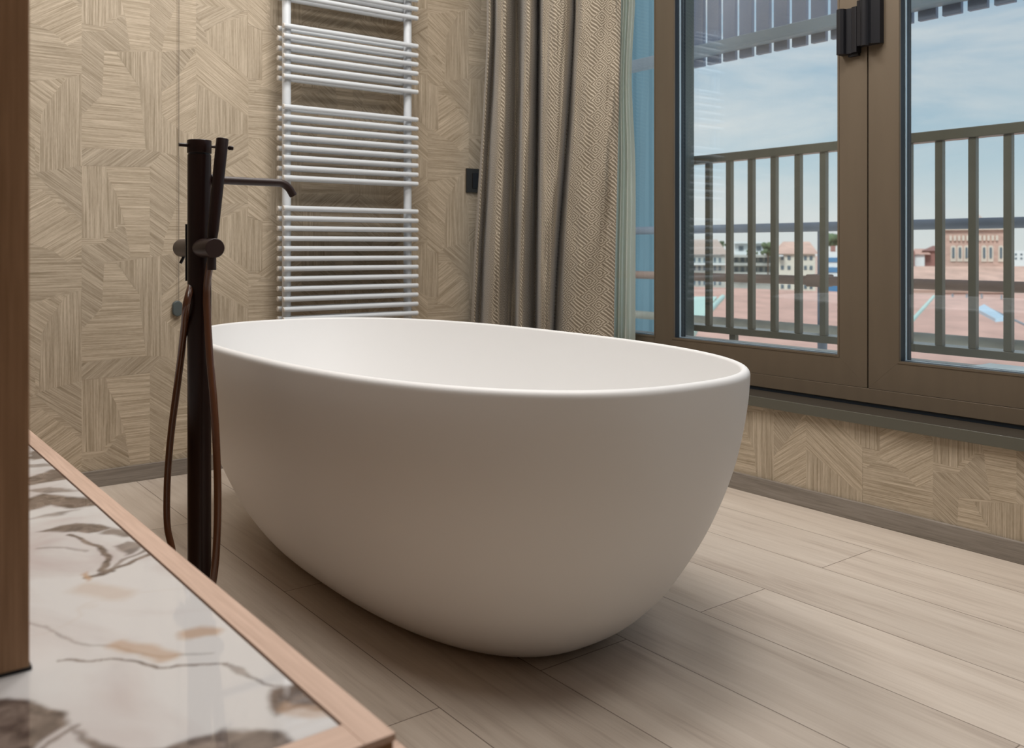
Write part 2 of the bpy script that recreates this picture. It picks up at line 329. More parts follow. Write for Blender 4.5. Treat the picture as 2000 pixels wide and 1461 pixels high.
class MB:
    def __init__(s): s.v = []; s.f = []; s.sm = []
    def add(s, vs, fs, smooth=False):
        o = len(s.v); s.v += [tuple(v) for v in vs]; s.f += [[i+o for i in f] for f in fs]; s.sm += [smooth]*len(fs)
    def box(s, x0, x1, y0, y1, z0, z1, R=None):
        vs = [Vector((x, y, z)) for z in (z0, z1) for y in (y0, y1) for x in (x0, x1)]
        if R: vs = [R(v) for v in vs]
        s.add(vs, [(0, 2, 3, 1), (4, 5, 7, 6), (0, 1, 5, 4), (2, 6, 7, 3), (0, 4, 6, 2), (1, 3, 7, 5)]); return s
    def bbox(s, x0, x1, y0, y1, z0, z1, b=0.002):      # bevelled box
        bm = bmesh.new(); bmesh.ops.create_cube(bm, size=1)
        for v in bm.verts: v.co = Vector(((x0+x1)/2+v.co.x*(x1-x0), (y0+y1)/2+v.co.y*(y1-y0), (z0+z1)/2+v.co.z*(z1-z0)))
        bmesh.ops.bevel(bm, geom=list(bm.edges), offset=b, segments=2, profile=0.5, affect='EDGES')
        s.frombm(bm, False); return s
    def frombm(s, bm, smooth):
        bm.verts.ensure_lookup_table(); bm.verts.index_update()
        s.add([v.co.copy() for v in bm.verts], [[v.index for v in f.verts] for f in bm.faces], smooth); bm.free()
    def tube(s, pts, r, n=20, caps=True, smooth=True, round_end=0.0):
        pts = [Vector(p) for p in pts]; rs = r if isinstance(r, (list, tuple)) else [r]*len(pts)
        if round_end > 0:      # small chamfer at both ends
            d0 = (pts[1]-pts[0]).normalized(); d1 = (pts[-1]-pts[-2]).normalized(); e = round_end
            pts = [pts[0], pts[0]+d0*e*0.35, pts[0]+d0*e]+pts[1:-1]+[pts[-1]-d1*e, pts[-1]-d1*e*0.35, pts[-1]]
            rs = [rs[0]-e, rs[0]-e*0.3, rs[0]]+list(rs[1:-1])+[rs[-1], rs[-1]-e*0.3, rs[-1]-e]
        up = Vector((0, 0, 1)); prev = None; rings = []
        for i, p in enumerate(pts):
            a = pts[max(i-1, 0)]; b = pts[min(i+1, len(pts)-1)]; d = (b-a).normalized()
            if prev is None:
                ref = up if abs(d.z) < 0.9 else Vector((1, 0, 0)); u = d.cross(ref).normalized()
            else: u = (prev-d*prev.dot(d)).normalized()
            prev = u; w = d.cross(u)
            rings.append([p+(u*math.cos(k*2*math.pi/n)+w*math.sin(k*2*math.pi/n))*rs[i] for k in range(n)])
        vs = [v for R_ in rings for v in R_]; fs = []
        for i in range(len(rings)-1):
            for k in range(n): fs.append((i*n+k, i*n+(k+1) % n, (i+1)*n+(k+1) % n, (i+1)*n+k))
        s.add(vs, fs, smooth)
        if caps: s.add(rings[0], [list(range(n))[::-1]]); s.add(rings[-1], [list(range(n))])
        return s
    def build(s, name, m, parent=None, fix=True):
        off = root_loc(parent) if parent else Vector((0, 0, 0))
        me = bpy.data.meshes.new(name); me.from_pydata([tuple(Vector(v)-off) for v in s.v], [], s.f); me.update()
        for p, q in zip(me.polygons, s.sm): p.use_smooth = q
        if fix:
            bm = bmesh.new(); bm.from_mesh(me); bmesh.ops.recalc_face_normals(bm, faces=bm.faces); bm.to_mesh(me); bm.free()
        me.materials.append(m)
        o = bpy.data.objects.new(name, me); COL.objects.link(o)
        if parent: o.parent = parent
        return o
def structure(name, mb, m, parent=None):
    o = mb.build(name, m, parent)
    if not parent: o['kind'] = 'structure'
    return o

# ------------------------------------------------------------------ room shell
XW, YB = 2.36, 3.176         # inner faces of the window wall and the back wall
XL, YF, ZC = -1.5, -2.0, 2.70
structure('floor', MB().box(XL-0.1, XW+0.02, YF-0.1, YB+0.1, -0.1, 0), M['floor'])
structure('ceiling', MB().box(XL-0.1, XW+0.3, YF-0.1, YB+0.1, ZC, ZC+0.1), M['ceil'])
structure('wall_left', MB().box(XL-0.1, XL, YF-0.1, YB+0.1, 0, ZC), M['dim_wall'])
structure('wall_front', MB().box(XL, XW+0.3, YF-0.1, YF, 0, ZC), M['dim_wall'])

# marquetry wallpaper: inlaid patches traced in (s, z) metres, repeated with the paper's own repeat
CA = 3.043
H_, V_, UP, DN = 0.0, 0.5, 0.185, 1-0.20      # grain angle / pi
patches = [   # grain, tone, outline in crop pixels of the photograph's left wall
 (UP, 1.06, [(100, -120), (240, -190), (485, 60), (485, 225), (400, 272), (320, 195), (180, 130), (130, 100), (100, 60)]),
 (H_, 0.98, [(180, 130), (320, 195), (400, 272), (485, 225), (485, 440), (385, 450), (200, 485), (60, 500), (60, 190)]),
 (V_, 0.97, [(485, 440), (485, 985), (230, 1022), (245, 680), (290, 600), (395, 470)]),
 (DN, 1.02, [(60, 500), (200, 485), (395, 462), (290, 600), (245, 680), (230, 1022), (100, 960), (60, 900)]),
 (DN, 0.90, [(230, 1022), (485, 985), (485, 1312), (360, 1182), (212, 1040)]),
 (V_, 0.99, [(485, 985), (630, 990), (640, 1060), (700, 1165), (740, 1330), (705, 1335), (625, 1395), (612, 1420), (485, 1412)]),
 (H_, 1.06, [(630, 990), (890, 995), (890, 1530), (775, 1530), (745, 1335), (695, 1160), (645, 1060)]),
 (DN, 0.92, [(485, 183), (610, 191), (700, 105), (742, 104), (775, 300), (620, 300), (605, 565), (485, 685)]),
 (H_, 1.03, [(620, 308), (692, 320), (825, 520), (865, 890), (485, 880), (485, 685), (605, 575)]),
 (V_, 0.96, [(692, 312), (960, 304), (960, 905), (868, 892), (828, 520)]),
 (UP+0.03, 0.90, [(485, 880), (865, 890), (960, 905), (890, 992), (485, 984)]),
 (DN, 0.95, [(890, 992), (960, 905), (1040, 915), (1165, 935), (1165, 1165), (1050, 1222), (980, 1405), (962, 1520), (890, 1528)]),
 (H_, 1.05, [(1165, 1165), (1165, 1510), (962, 1520), (980, 1405), (1050, 1222)]),
 (DN-0.04, 0.90, [(962, 310), (1172, 285), (1080, 425), (962, 548)]),
 (UP+0.01, 1.06, [(1172, 285), (1165, 300), (1165, 935), (1100, 790), (1040, 755), (962, 682), (962, 548), (1080, 425)]),
 (V_, 0.98, [(962, 682), (1040, 755), (1100, 790), (1165, 800), (1165, 945), (1040, 925), (962, 905)]),
 (UP, 0.96, [(1165, 790), (1300, 790), (1475, 800), (1475, 930), (1330, 1010), (1165, 1110)]),
 (UP, 0.93, [(1165, -20), (1475, -20), (1475, 55), (1280, 145), (1215, 190), (1165, 90)]),
 (DN, 0.93, [(1165, 90), (1215, 190), (1240, 270), (1165, 232)]),
 (V_, 0.99, [(1280, 145), (1475, 90), (1475, 466), (1240, 268), (1215, 200)]),
 (DN, 1.05, [(1165, 232), (1240, 268), (1475, 464), (1475, 692), (1165, 492)]),
 (V_, 0.97, [(1165, 492), (1475, 692), (1475, 800), (1165, 790)]),
 (DN, 0.97, [(1165, 1110), (1330, 1010), (1475, 930), (1475, 1209), (1165, 1209)]),
]
SB = 0.457
def crop_to_sz(pt): return uY(pt[0]/CA, pt[1]/CA, YB)
tiles = [(a, tn, [crop_to_sz(p) for p in poly]) for a, tn, poly in patches]
for a, tn, ply in ((V_, 0.96, [(484, 50), (512, 60), (512, 157), (484, 153)]), (DN, 1.0, [(484, -10), (520, -10), (522, 50), (512, 60), (484, 46)])):
    tiles.append((a, tn, [(x-0.761, z+0.12) for x, z in (uY(px, py, YB) for px, py in ply)]))
def clip(poly, axis, val, keep_less):
    out = []
    for i in range(len(poly)):
        a, b = poly[i], poly[(i+1) % len(poly)]
        ia = (a[axis] <= val) == keep_less or a[axis] == val; ib = (b[axis] <= val) == keep_less or b[axis] == val
        if ia: out.append(a)
        if ia != ib:
            k = (val-a[axis])/(b[axis]-a[axis]); out.append((a[0]+(b[0]-a[0])*k, a[1]+(b[1]-a[1])*k))
    return out
def wallpaper(name, rects, to_world, shift=(0, 0), thick=None):
    """rects in (s, z); to_world(s, z, h) lifts the point h off the wall"""
    vs, fs, uvs, cols = [], [], [], []
    rnd = random.Random(7)
    def put(poly, h, c):
        o = len(vs); vs.extend(to_world(s_, z_, h) for s_, z_ in poly); fs.append(list(range(o, o+len(poly)))); uvs.append(poly); cols.append(c)
    for (s0, s1, z0, z1) in rects:
        put([(s0, z0), (s1, z0), (s1, z1), (s0, z1)], 0.0, (H_, 1.0, 0.1))
        for i in range(-6, 7):
            for j in range(-6, 7):
                for n, (a, tn, poly) in enumerate(tiles):
                    dx, dz = 0.761*i+shift[0], -0.12*i+0.696*j+shift[1]
                    q = [(x+dx, z+dz) for x, z in poly]
                    if max(x for x, z in q) < s0 or min(x for x, z in q) > s1 or max(z for x, z in q) < z0 or min(z for x, z in q) > z1: continue
                    for ax, v, kl in ((0, s1, True), (0, s0, False), (1, z1, True), (1, z0, False)):
                        if q: q = clip(q, ax, v, kl)
                    if len(q) > 2: put(q, 0.00015+0.00002*n, (a, tn, rnd.random()))
    me = bpy.data.meshes.new(name); me.from_pydata(vs, [], fs); me.update()
    me.uv_layers.new(name='UVMap'); me.color_attributes.new('pat', 'FLOAT_COLOR', 'CORNER')
    uvl = me.uv_layers['UVMap']; ca = me.color_attributes['pat']
    k = 0
    for p, c in zip(uvs, cols):
        for (s_, z_) in p: uvl.data[k].uv = (s_, z_); ca.data[k].color = (*c, 1); k += 1
    me.materials.append(M['wallpaper']); me.materials.append(M['plaster'])
    return me
def add_solid(me, boxes):
    """the masonry behind the paper"""
    bm = bmesh.new(); bm.from_mesh(me)
    for b in boxes:
        x0, x1, y0, y1, z0, z1 = b
        r = bmesh.ops.create_cube(bm, size=1)
        for v in r['verts']: v.co = Vector(((x0+x1)/2+v.co.x*(x1-x0), (y0+y1)/2+v.co.y*(y1-y0), (z0+z1)/2+v.co.z*(z1-z0)))
        for f in {f for v in r['verts'] for f in v.link_faces}: f.material_index = 1
    bm.to_mesh(me); bm.free()
def link(name, me, parent=None, **kw):
    o = bpy.data.objects.new(name, me); COL.objects.link(o)
    if parent: o.parent = parent
    return tag(o, **kw)

me = wallpaper('wall_back', [(XL, XW+0.1, 0, ZC)], lambda s, z, h: (s, YB-0.0006-h, z))
add_solid(me, [(XL, XW+0.24, YB, YB+0.1, 0, ZC)])
link('wall_back', me, kind='structure')
WY0, WY1, ZW = -0.55, 3.10, 2.42        # window opening
me = wallpaper('wall_right', [(1.904-YB, 1.904-YF, 0, 0.282), (1.904-YB, 1.904-WY1, 0.282, ZC), (1.904-WY0, 1.904-YF, 0.282, ZC), (1.904-WY1, 1.904-WY0, ZW, ZC)],
               lambda s, z, h: (XW-0.0006-h, 1.904-s, z), shift=(0, 0.09))
add_solid(me, [(XW, XW+0.24, YF, YB, 0, 0.28), (XW, XW+0.24, WY1, YB, 0.28, ZC), (XW, XW+0.24, YF, WY0, 0.28, ZC), (XW, XW+0.24, WY0, WY1, ZW, ZC)])
link('wall_right', me, kind='structure')

mb = MB(); mb.bbox(0.35, XW-0.013, YB-0.012, YB-0.0012, 0.0, 0.054, 0.0015); structure('baseboard_back', mb, M['base_x'])
mb = MB(); mb.bbox(XW-0.012, XW-0.0012, YF, YB-0.0015, 0.0, 0.054, 0.0015); structure('baseboard_right', mb, M['base'])

# ------------------------------------------------------------------ window
XF = 2.457
win = empty('window_1', (XF, 1.3, 0.312), kind='structure')
mb = MB(); mb.bbox(2.338, 2.3415, WY0, WY1, 0.281, 0.3125, 0.0014); mb.build('sill_nosing', M['sill'], win)
mb = MB(); mb.box(2.3418, XF+0.06, WY0, WY1, 0.2815, 0.3112); mb.build('window_sill', M['silltop'], win)
for nm_, bx in (('frame_rail', (WY0, WY1, 0.3225, 0.3655)), ('frame_rail', (WY0, WY1, 2.36, ZW)), ('frame_stile', (WY1-0.04, WY1, 0.3658, 2.3597)), ('frame_stile', (WY0, WY0+0.04, 0.3658, 2.3597))):
    mb = MB(); mb.bbox(XF, XF+0.075, *bx, 0.0015); mb.build(nm_, M['alu'], win)
mb = MB(); mb.box(XF+0.0125, XF+0.07, WY0, WY1, 0.3117, 0.3222); mb.build('packing_strip', M['gasket'], win)
mb = MB(); mb.box(XF+0.008, XF+0.012, 1.480, 1.496, 0.367, 2.358); mb.build('joint_gasket', M['gasket'], win)
mb = MB(); mb.box(XF+0.004, XF+0.012, WY0, WY1, 0.3118, 0.3225); mb.build('bottom_gasket', M['gasket'], win)
def sash(y0, y1, sl, sr, name):
    """y0 < y1; sl = width of the stile at y1 (left in the picture), sr = width of the stile at y0"""
    zb, zt, rail = 0.3665, 2.358, 0.089
    s = empty(name, (XF, (y0+y1)/2, zb)); s.parent = win; s.location = Vector((XF, (y0+y1)/2, zb))-win.location
    gy0, gy1, gz0, gz1 = y0+sr, y1-sl, zb+rail, zt-0.07
    T = 0.0065
    # four mitred members
    def member(nm_, a, b, c, d):     # quad corners (y,z) outer a,b inner c,d
        for x in (XF, ):
            mb = MB(); vs = [Vector((XF, *p)) for p in (a, b, c, d)]+[Vector((XF+T, *p)) for p in (a, b, c, d)]
            mb.add(vs, [(0, 1, 2, 3), (7, 6, 5, 4), (0, 4, 5, 1), (1, 5, 6, 2), (2, 6, 7, 3), (3, 7, 4, 0)]); mb.build(nm_, M['alu'], s)
    g = 0.0003
    member('rail', (y0, zb), (y1, zb), (gy1, gz0), (gy0, gz0)); member('stile', (y1, zb+g), (y1, zt), (gy1, gz1), (gy1, gz0+g))
    member('rail', (y0, zt), (y1, zt), (gy1, gz1), (gy0, gz1)); member('stile', (y0, zb+g), (y0, zt), (gy0, gz1), (gy0, gz0+g))
    def loop(nm_, m_, xa, xb, i, o):        # rectangular ring, i / o = inner / outer offset outwards from the glass edge
        vs = []
        for x in (xa, xb):
            for d_ in (i, o): vs += [(x, gy0-d_, gz0-d_), (x, gy1+d_, gz0-d_), (x, gy1+d_, gz1+d_), (x, gy0-d_, gz1+d_)]
        fs = []
        for k in range(4):
            n_ = (k+1) % 4
            fs += [(k, n_, 4+n_, 4+k), (8+n_, 8+k, 12+k, 12+n_), (n_, k, 8+k, 8+n_), (4+k, 4+n_, 12+n_, 12+k)]
        mb = MB(); mb.add(vs, fs); mb.build(nm_, m_, s)
    loop('glazing_bead', M['alu'], XF-0.0015, XF, 0.0015, 0.0065)
    loop('gasket', M['gasket'], XF+T+0.0002, XF+0.064, 0.0008, 0.012)  # black ring also stands in for the shaded side of the bead
    loop('spacer_bar', M['spacer'], XF+0.0300, XF+0.0375, -0.0012, 0.0006)
    for x in (XF+0.0255, XF+0.0415):
        mb = MB(); mb.add([(x, gy0, gz0), (x, gy1, gz0), (x, gy1, gz1), (x, gy0, gz1)], [(3, 2, 1, 0)]); mb.build('glass_pane', M['glass'], s, fix=False)
    return s
sash(2.3525, 3.058, 0.06, 0.001, 'fixed_light')
sash(1.4905, 2.3515, 0.0965, 0.0985, 'opening_sash')
sash(0.62, 1.4858, 0.0975, 0.0985, 'opening_sash')
sash(-0.508, 0.618, 0.0975, 0.08, 'opening_sash')
# black hinge across the joint between two sashes
hz = empty('window_hinge', (XF, 1.488, 1.44)); hz.parent = win; hz.location = Vector((XF, 1.488, 1.37))-win.location
def prof(mb, ys, z0, z1, taper=0.0):      # extruded horizontal profile [(y, x)]
    n = len(ys); vs = [(x, y, z0) for y, x in ys]+[(x, y, z1) for y, x in ys]
    mb.add(vs, [tuple(range(n))[::-1], tuple(range(n, 2*n))]+[(i, (i+1) % n, n+(i+1) % n, n+i) for i in range(n)])
mb = MB()
X_ = XF-0.0006
prof(mb, [(1.5725, X_), (1.5725, X_-0.030), (1.568, X_-0.036), (1.556, X_-0.036), (1.549, X_-0.030), (1.546, X_-0.020), (1.531, X_-0.017), (1.526, X_-0.024), (1.514, X_-0.026), (1.509, X_-0.026), (1.509, X_)], 1.362, 1.497)
mb.build('hinge_leaf', M['black'], hz)
mb = MB()
prof(mb, [(1.5075, X_), (1.5075, X_-0.026), (1.489, X_-0.030), (1.486, X_-0.038), (1.480, X_-0.044), (1.470, X_-0.044), (1.464, X_-0.038), (1.461, X_-0.028), (1.440, X_-0.016), (1.437, X_)], 1.378, 1.512)
mb.build('hinge_leaf', M['black'], hz)
mb = MB(); mb.tube([(X_-0.036, 1.475, 1.372), (X_-0.036, 1.475, 1.520)], 0.0125, 18); mb.build('hinge_pin', M['black'], hz)
mb = MB(); mb.box(X_-0.012, X_, 1.512, 1.545, 1.3535, 1.3615); mb.build('hinge_foot', M['black'], hz)

# ------------------------------------------------------------------ bathtub
TC = (1.156, 1.871); TA, TB, TR = 0.862, 0.448, 0.555
EXPN = 2.48
def ring(inset_a, inset_b, z, n=144):
    e = 2/EXPN; out = []
    for k in range(n):
        ph = 2*math.pi*k/n; c, s = math.cos(ph), math.sin(ph)
        out.append(Vector((TC[0]+(TB-inset_b)*math.copysign(abs(s)**e, s), TC[1]+(TA-inset_a)*math.copysign(abs(c)**e, c), z)))
    return out
def interp(t, P):
    for (a, va), (b, vb) in zip(P, P[1:]):
        if a <= t <= b:
            return va+(vb-va)*(t-a)/(b-a)
    return P[-1][1]
GP = [(0, 1.04), (0.012, 0.95), (0.03, 0.875), (0.06, 0.79), (0.10, 0.70), (0.15, 0.61), (0.22, 0.50), (0.30, 0.405), (0.40, 0.30), (0.50, 0.212), (0.60, 0.14), (0.70, 0.083), (0.80, 0.042), (0.90, 0.014), (0.96, 0.004), (1.0, 0)]
def catmull(P, n):
    out = []
    for i in range(len(P)-1):
        p0 = P[max(i-1, 0)]; p1 = P[i]; p2 = P[i+1]; p3 = P[min(i+2, len(P)-1)]
        for k in range(n):
            t = k/n; out.append(tuple(0.5*((2*b)+(-a+c)*t+(2*a-5*b+4*c-d)*t*t+(-a+3*b-3*c+d)*t**3) for a, b, c, d in zip(p0, p1, p2, p3)))
    out.append(tuple(P[-1])); return out
rings = []
for t, g in catmull(GP, 4):
    z = t*(TR-0.012)
    rings.append(ring(0.324*g, 0.226*g, max(z, 0.0)))
for k in range(1, 7):                    # rounded outer lip
    a = k/6*math.pi/2; rings.append(ring(0.011*(1-math.cos(a)), 0.011*(1-math.cos(a)), TR-0.012+0.012*math.sin(a)))
for k in range(0, 6):                    # inner lip
    a = k/5*math.pi/2; rings.append(ring(0.0112+0.006*math.sin(a), 0.0112+0.006*math.sin(a), TR-0.006*(1-math.cos(a))))
for t in (0.03, 0.08, 0.16, 0.28, 0.42, 0.56, 0.70, 0.82, 0.91, 0.97, 1.0):
    z = TR-0.006-t*(TR-0.006-0.11); g = 1-(1-t)**0.5 if t < 1 else 1
    g = 0.30*t+0.70*(1-math.sqrt(max(0, 1-t*t)))
    rings.append(ring(0.0172+0.31*g, 0.0172+0.21*g, z))
rings.append(ring(0.60, 0.33, 0.104))
n = 144; vs = [v for R_ in rings for v in R_]; fs = []
for i in range(len(rings)-1):
    for k in range(n): fs.append((i*n+k, i*n+(k+1) % n, (i+1)*n+(k+1) % n, (i+1)*n+k))
tub = empty('bathtub', (TC[0], TC[1], 0), 'white oval freestanding bathtub standing on pale planks in the middle of the room', 'bathtub')
mb = MB(); mb.add(vs, fs, True); mb.add(rings[-1], [list(range(n))], True); mb.add(rings[0], [list(range(n))[::-1]])
mb.build('tub_shell', M['tub'], tub)
mb = MB(); mb.tube([(TC[0], TC[1], 0.1045), (TC[0], TC[1], 0.108)], 0.033, 32); mb.build('drain', M['chrome'], tub)

# ------------------------------------------------------------------ bath filler
PX, PY = 0.562, 1.709
fl = empty('bath_filler', (PX, PY, 0), 'dark bronze floor-standing bath filler with hand shower beside the bathtub', 'tap')
RP = 0.0215
def at_z(py, D=1.70): return CH-(py-HY)*D/FP
ztop = at_z(303)
mb = MB(); mb.tube([(PX, PY, 0), (PX, PY, 0.012)], 0.055, 40, round_end=0.003); mb.build('floor_flange', M['bronze'], fl)
mb = MB(); mb.tube([(PX, PY, 0.012), (PX, PY, ztop)], RP, 48); mb.build('column', M['bronze'], fl)
mb = MB(); mb.tube([(PX, PY, ztop), (PX, PY, ztop+0.003)], RP-0.0016, 40, round_end=0); mb.build('shadow_groove', M['black'], fl)
mb = MB(); mb.tube([(PX, PY, ztop+0.003), (PX, PY, at_z(274))], RP+0.0006, 48, round_end=0.0012); cp = mb.build('mixer_cap', M['bronze'], fl)
zl = at_z(285)
mb = MB(); mb.tube([(PX-0.038, PY, zl), (PX-0.020, PY, zl)], 0.0035, 12); mb.build('lever_stub', M['bronze'], cp)
mb = MB(); mb.tube([(PX+0.020, PY, zl), (PX+0.0555, PY, zl), (PX+0.056, PY, zl), (PX+0.064, PY, zl)], [0.0026, 0.0026, 0.0042, 0.0042], 12); mb.build('lever', M['bronze'], cp)
zs = at_z(350)
xe = 0.752
pts = [(PX+RP*0.5, PY, zs)]+[(x, PY, zs) for x in (PX+0.06, PX+0.12)]
R = 0.030
for k in range(0, 11):
    a = math.radians(58*k/10); pts.append((xe-0.034+R*math.sin(a), PY, zs-R*(1-math.cos(a))))
a = math.radians(58); pts.append((pts[-1][0]+0.012*math.cos(a), PY, pts[-1][2]-0.012*math.sin(a)))
mb = MB(); mb.tube(pts, 0.0078, 24); mb.build('spout', M['bronze_lit'], fl)
mb = MB(); mb.tube([(PX+RP-0.0005, PY, zs), (PX+RP+0.004, PY, zs)], 0.011, 24); mb.build('spout_collar', M['bronze_lit'], fl)
# cross cylinder that holds the hand shower
zc = at_z(484.5)
YN, YR = 1.622, 1.815
mb = MB(); mb.tube([(PX, YN, zc), (PX, YR, zc)], 0.0175, 40, round_end=0.0012); hb = mb.build('shower_holder', M['bronze_lit'], fl)
mb = MB(); mb.tube([(PX+0.001, YR-0.012, zc-0.016), (PX-0.006, YR-0.012, zc-0.030)], 0.003, 10); mb.build('diverter_pin', M['black'], hb)
mb = MB(); mb.box(PX-0.0205, PX-0.0175, 1.723, 1.728, zc-0.062, zc+0.045); mb.build('holder_strap', M['black'], fl)
# hand shower
yb = 1.648
b0 = Vector((PX+0.003, yb, zc+0.014))
# top end of the stick, at image (434, 271)
def onY(px, py, Y): X, z = uY(px, py, Y); return Vector((X, Y, z))
t0 = onY(434.5, 271, yb+0.012)
dirn = (t0-b0)
mb = MB(); mb.tube([b0, b0+dirn*0.10, t0], [0.0085, 0.0102, 0.0112], 28, round_end=0.0010); hs = mb.build('hand_shower', M['bronze'], fl)
mb = MB(); mb.tube([b0-dirn*0.03, b0+dirn*0.015], 0.0112, 28); mb.build('socket_ring', M['bronze_lit'], hs)
# hose: hangs from the holder, loops over the floor and returns behind the column
def onX(px, py, X):
    Y, z = uX(px, py, X); return (X, Y, z)
XH = PX+0.002
hp = [(PX+0.003, 1.650, zc-0.012)]+[onX(px, py, XH) for px, py in ((404, 560), (405, 620), (410, 700), (417, 780), (422, 860), (425, 950), (424, 1040), (418, 1120), (404, 1195))]
hp += [(XH, 1.70, 0.045), (XH-0.022, 1.76, 0.014), (XH-0.032, 1.82, 0.020)]
hp += [onX(px, py, XH-0.004*k) for k, (px, py) in enumerate(((338, 1100), (327, 1030), (326, 960), (330, 890), (336, 830), (344, 770), (353, 700), (360, 640), (365, 590)))]
hp += [(PX-0.004, PY+0.018, at_z(540))]
hp = catmull([tuple(p) for p in hp], 8)
mb = MB(); mb.tube(hp, 0.0068, 18); mb.build('shower_hose', M['hose'], fl)
mb = MB(); mb.tube([(PX+0.003, 1.650, zc-0.040), (PX+0.003, 1.650, zc-0.012)], 0.0082, 20); mb.build('hose_nut', M['bronze_lit'], fl)

# ------------------------------------------------------------------ towel radiator
rad = empty('towel_radiator', (1.58, 3.075, 0.38), 'tall white tubular towel radiator mounted on the wallpapered back wall', 'radiator')
XA, XB = 1.299, 1.857
def rz(y): return CH+(HY-y)*3.212/FP
rows = [406+19.9*k for k in range(12)]+[207.5+19.85*k for k in range(8)]+[49+19.8*k for k in range(6)]+[-11-19.8*k for k in range(6)]
zz = [rz(y) for y in rows]
ztp, zbt = max(zz)+0.04, min(zz)-0.05
for x in (1.323, 1.826):
    mb = MB(); mb.tube([(x, 3.075, zbt), (x, 3.075, ztp)], 0.0158, 24, round_end=0.002); mb.build('upright', M['enamel'], rad)
proto = None
for z in zz:
    for y in (3.05, 3.10):
        if proto is None:
            mb = MB(); mb.tube([(XA+0.004, y, z), (XB-0.004, y, z)], 0.0091, 18); proto = mb.build('bar', M['enamel'], rad)
            pcs = []
            for xa, xb in ((XA, XA+0.0055), (XB-0.0055, XB)):
                mb = MB(); mb.tube([(xa, y, z), (xb, y, z)], 0.0093, 18, round_end=0.0015); pcs.append(mb.build('end_cap', M['cap'], proto))
            y_, z_ = y, z
        else:
            c = proto.copy(); COL.objects.link(c); c.location = (0, y-y_, z-z_)
            for q_ in pcs:
                d = q_.copy(); COL.objects.link(d); d.parent = c
for z in (0.492, 1.845):
    for x in (1.323, 1.826):
        mb = MB(); mb.tube([(x, 3.085, z), (x, YB-0.004, z)], 0.008, 14); mb.build('wall_bracket', M['enamel'], rad)

# ------------------------------------------------------------------ switch, pull cord
sw = empty('light_switch', (2.215, YB, 1.067), 'small black wall switch plate between towel radiator and curtain', 'switch')
mb = MB(); mb.bbox(2.170, 2.262, YB-0.009, YB-0.0012, 1.018, 1.120, 0.001); mb.build('switch_plate', M['switch'], sw)
mb = MB(); mb.bbox(2.200, 2.232, YB-0.0125, YB-0.0092, 1.036, 1.102, 0.001); mb.build('rocker', M['black'], sw)
pc_ = empty('pull_cord', (0.966, YB-0.02, ZC), 'thin grey emergency pull cord hanging down the wallpaper behind the bath filler', 'pull cord')
mb = MB(); mb.tube([(0.9715, YB-0.012, ZC), (0.970, YB-0.012, 0.60)], 0.0011, 8); mb.build('cord', M['cord'], pc_)
mb = MB()
def pill(mb, cx, cy, z0, z1, r, th, n=14):
    out = [(cx+r*math.cos(math.pi*k/n), z1-r+r*math.sin(math.pi*k/n)) for k in range(n+1)]+[(cx+r*math.cos(math.pi+math.pi*k/n), z0+r+r*math.sin(math.pi+math.pi*k/n)) for k in range(n+1)]
    m_ = len(out); lay = []
    for f, y in ((0.82, cy-th), (1.0, cy-th*0.6), (1.0, cy+th*0.6), (0.82, cy+th)):
        mx_, mz_ = cx, (z0+z1)/2; lay.append([(mx_+(x-mx_)*f, y, mz_+(z-mz_)*(0.9 if f < 1 else 1)) for x, z in out])
    vs = [v for l_ in lay for v in l_]; fs = [tuple(range(m_)), tuple(range(3*m_, 4*m_))[::-1]]
    for i in range(3):
        for k in range(m_): fs.append((i*m_+k, i*m_+(k+1) % m_, (i+1)*m_+(k+1) % m_, (i+1)*m_+k))
    mb.add(vs, fs, False)
pill(mb, 0.965, YB-0.012, 0.546, 0.600, 0.0165, 0.007); mb.build('grip', M['grey'], pc_)

# ------------------------------------------------------------------ curtains
def curtain(name, P, zt, zb, zr0, zr1, m, wr=0.0, nv=90, extra=None):
    """P: (column at the top, column low down, depth x) ; a cloth sheet hanging between zt and zb"""
    C = catmull([tuple(map(float, p)) for p in P], 10)
    vs, uvs = [], []
    for j in range(nv+1):
        z = zt+(zb-zt)*j/nv; t = (zr0-z)/(zr0-zr1); t = max(0.0, min(1.12, t))
        arc = 0; last = None
        for i, (pt, pb, X) in enumerate(C):
            k = t*t*(3-2*t) if t < 1 else t
            k = 0.5*k+0.5*t
            px = pt+(pb-pt)*k
            if extra: px += extra(i/len(C), t)
            Xd = X+wr*(noise.noise(Vector((i*0.11, z*2.3, 3.1))))+wr*0.5*noise.noise(Vector((i*0.35, z*6.0, 9.0)))
            Yd = yX(px, Xd); lim = 3.13-(2.30-Xd)*0.35
            if Yd > lim: Yd = lim; Xd = Yd*(U1+U0*(px-1000)/FP)/(U0-U1*(px-1000)/FP)
            v = Vector((Xd, Yd, z))
            if last is not None: arc += (v-last).length
            last = v; vs.append(v); uvs.append((arc, z))
    w = len(C); fs = [(j*w+i, j*w+i+1, (j+1)*w+i+1, (j+1)*w+i) for j in range(nv) for i in range(w-1)]
    me = bpy.data.meshes.new(name); me.from_pydata([tuple(v) for v in vs], [], fs); me.update()
    # keep the weave straight down the cloth: use the arc length measured at the top row
    top = [uvs[i][0] for i in range(w)]
    uvl = me.uv_layers.new(name='UVMap')
    for l in me.loops:
        i = l.vertex_index % w; uvl.data[l.index].uv = (top[i], uvs[l.vertex_index][1])
    for p in me.polygons: p.use_smooth = True
    me.materials.append(m)
    return me
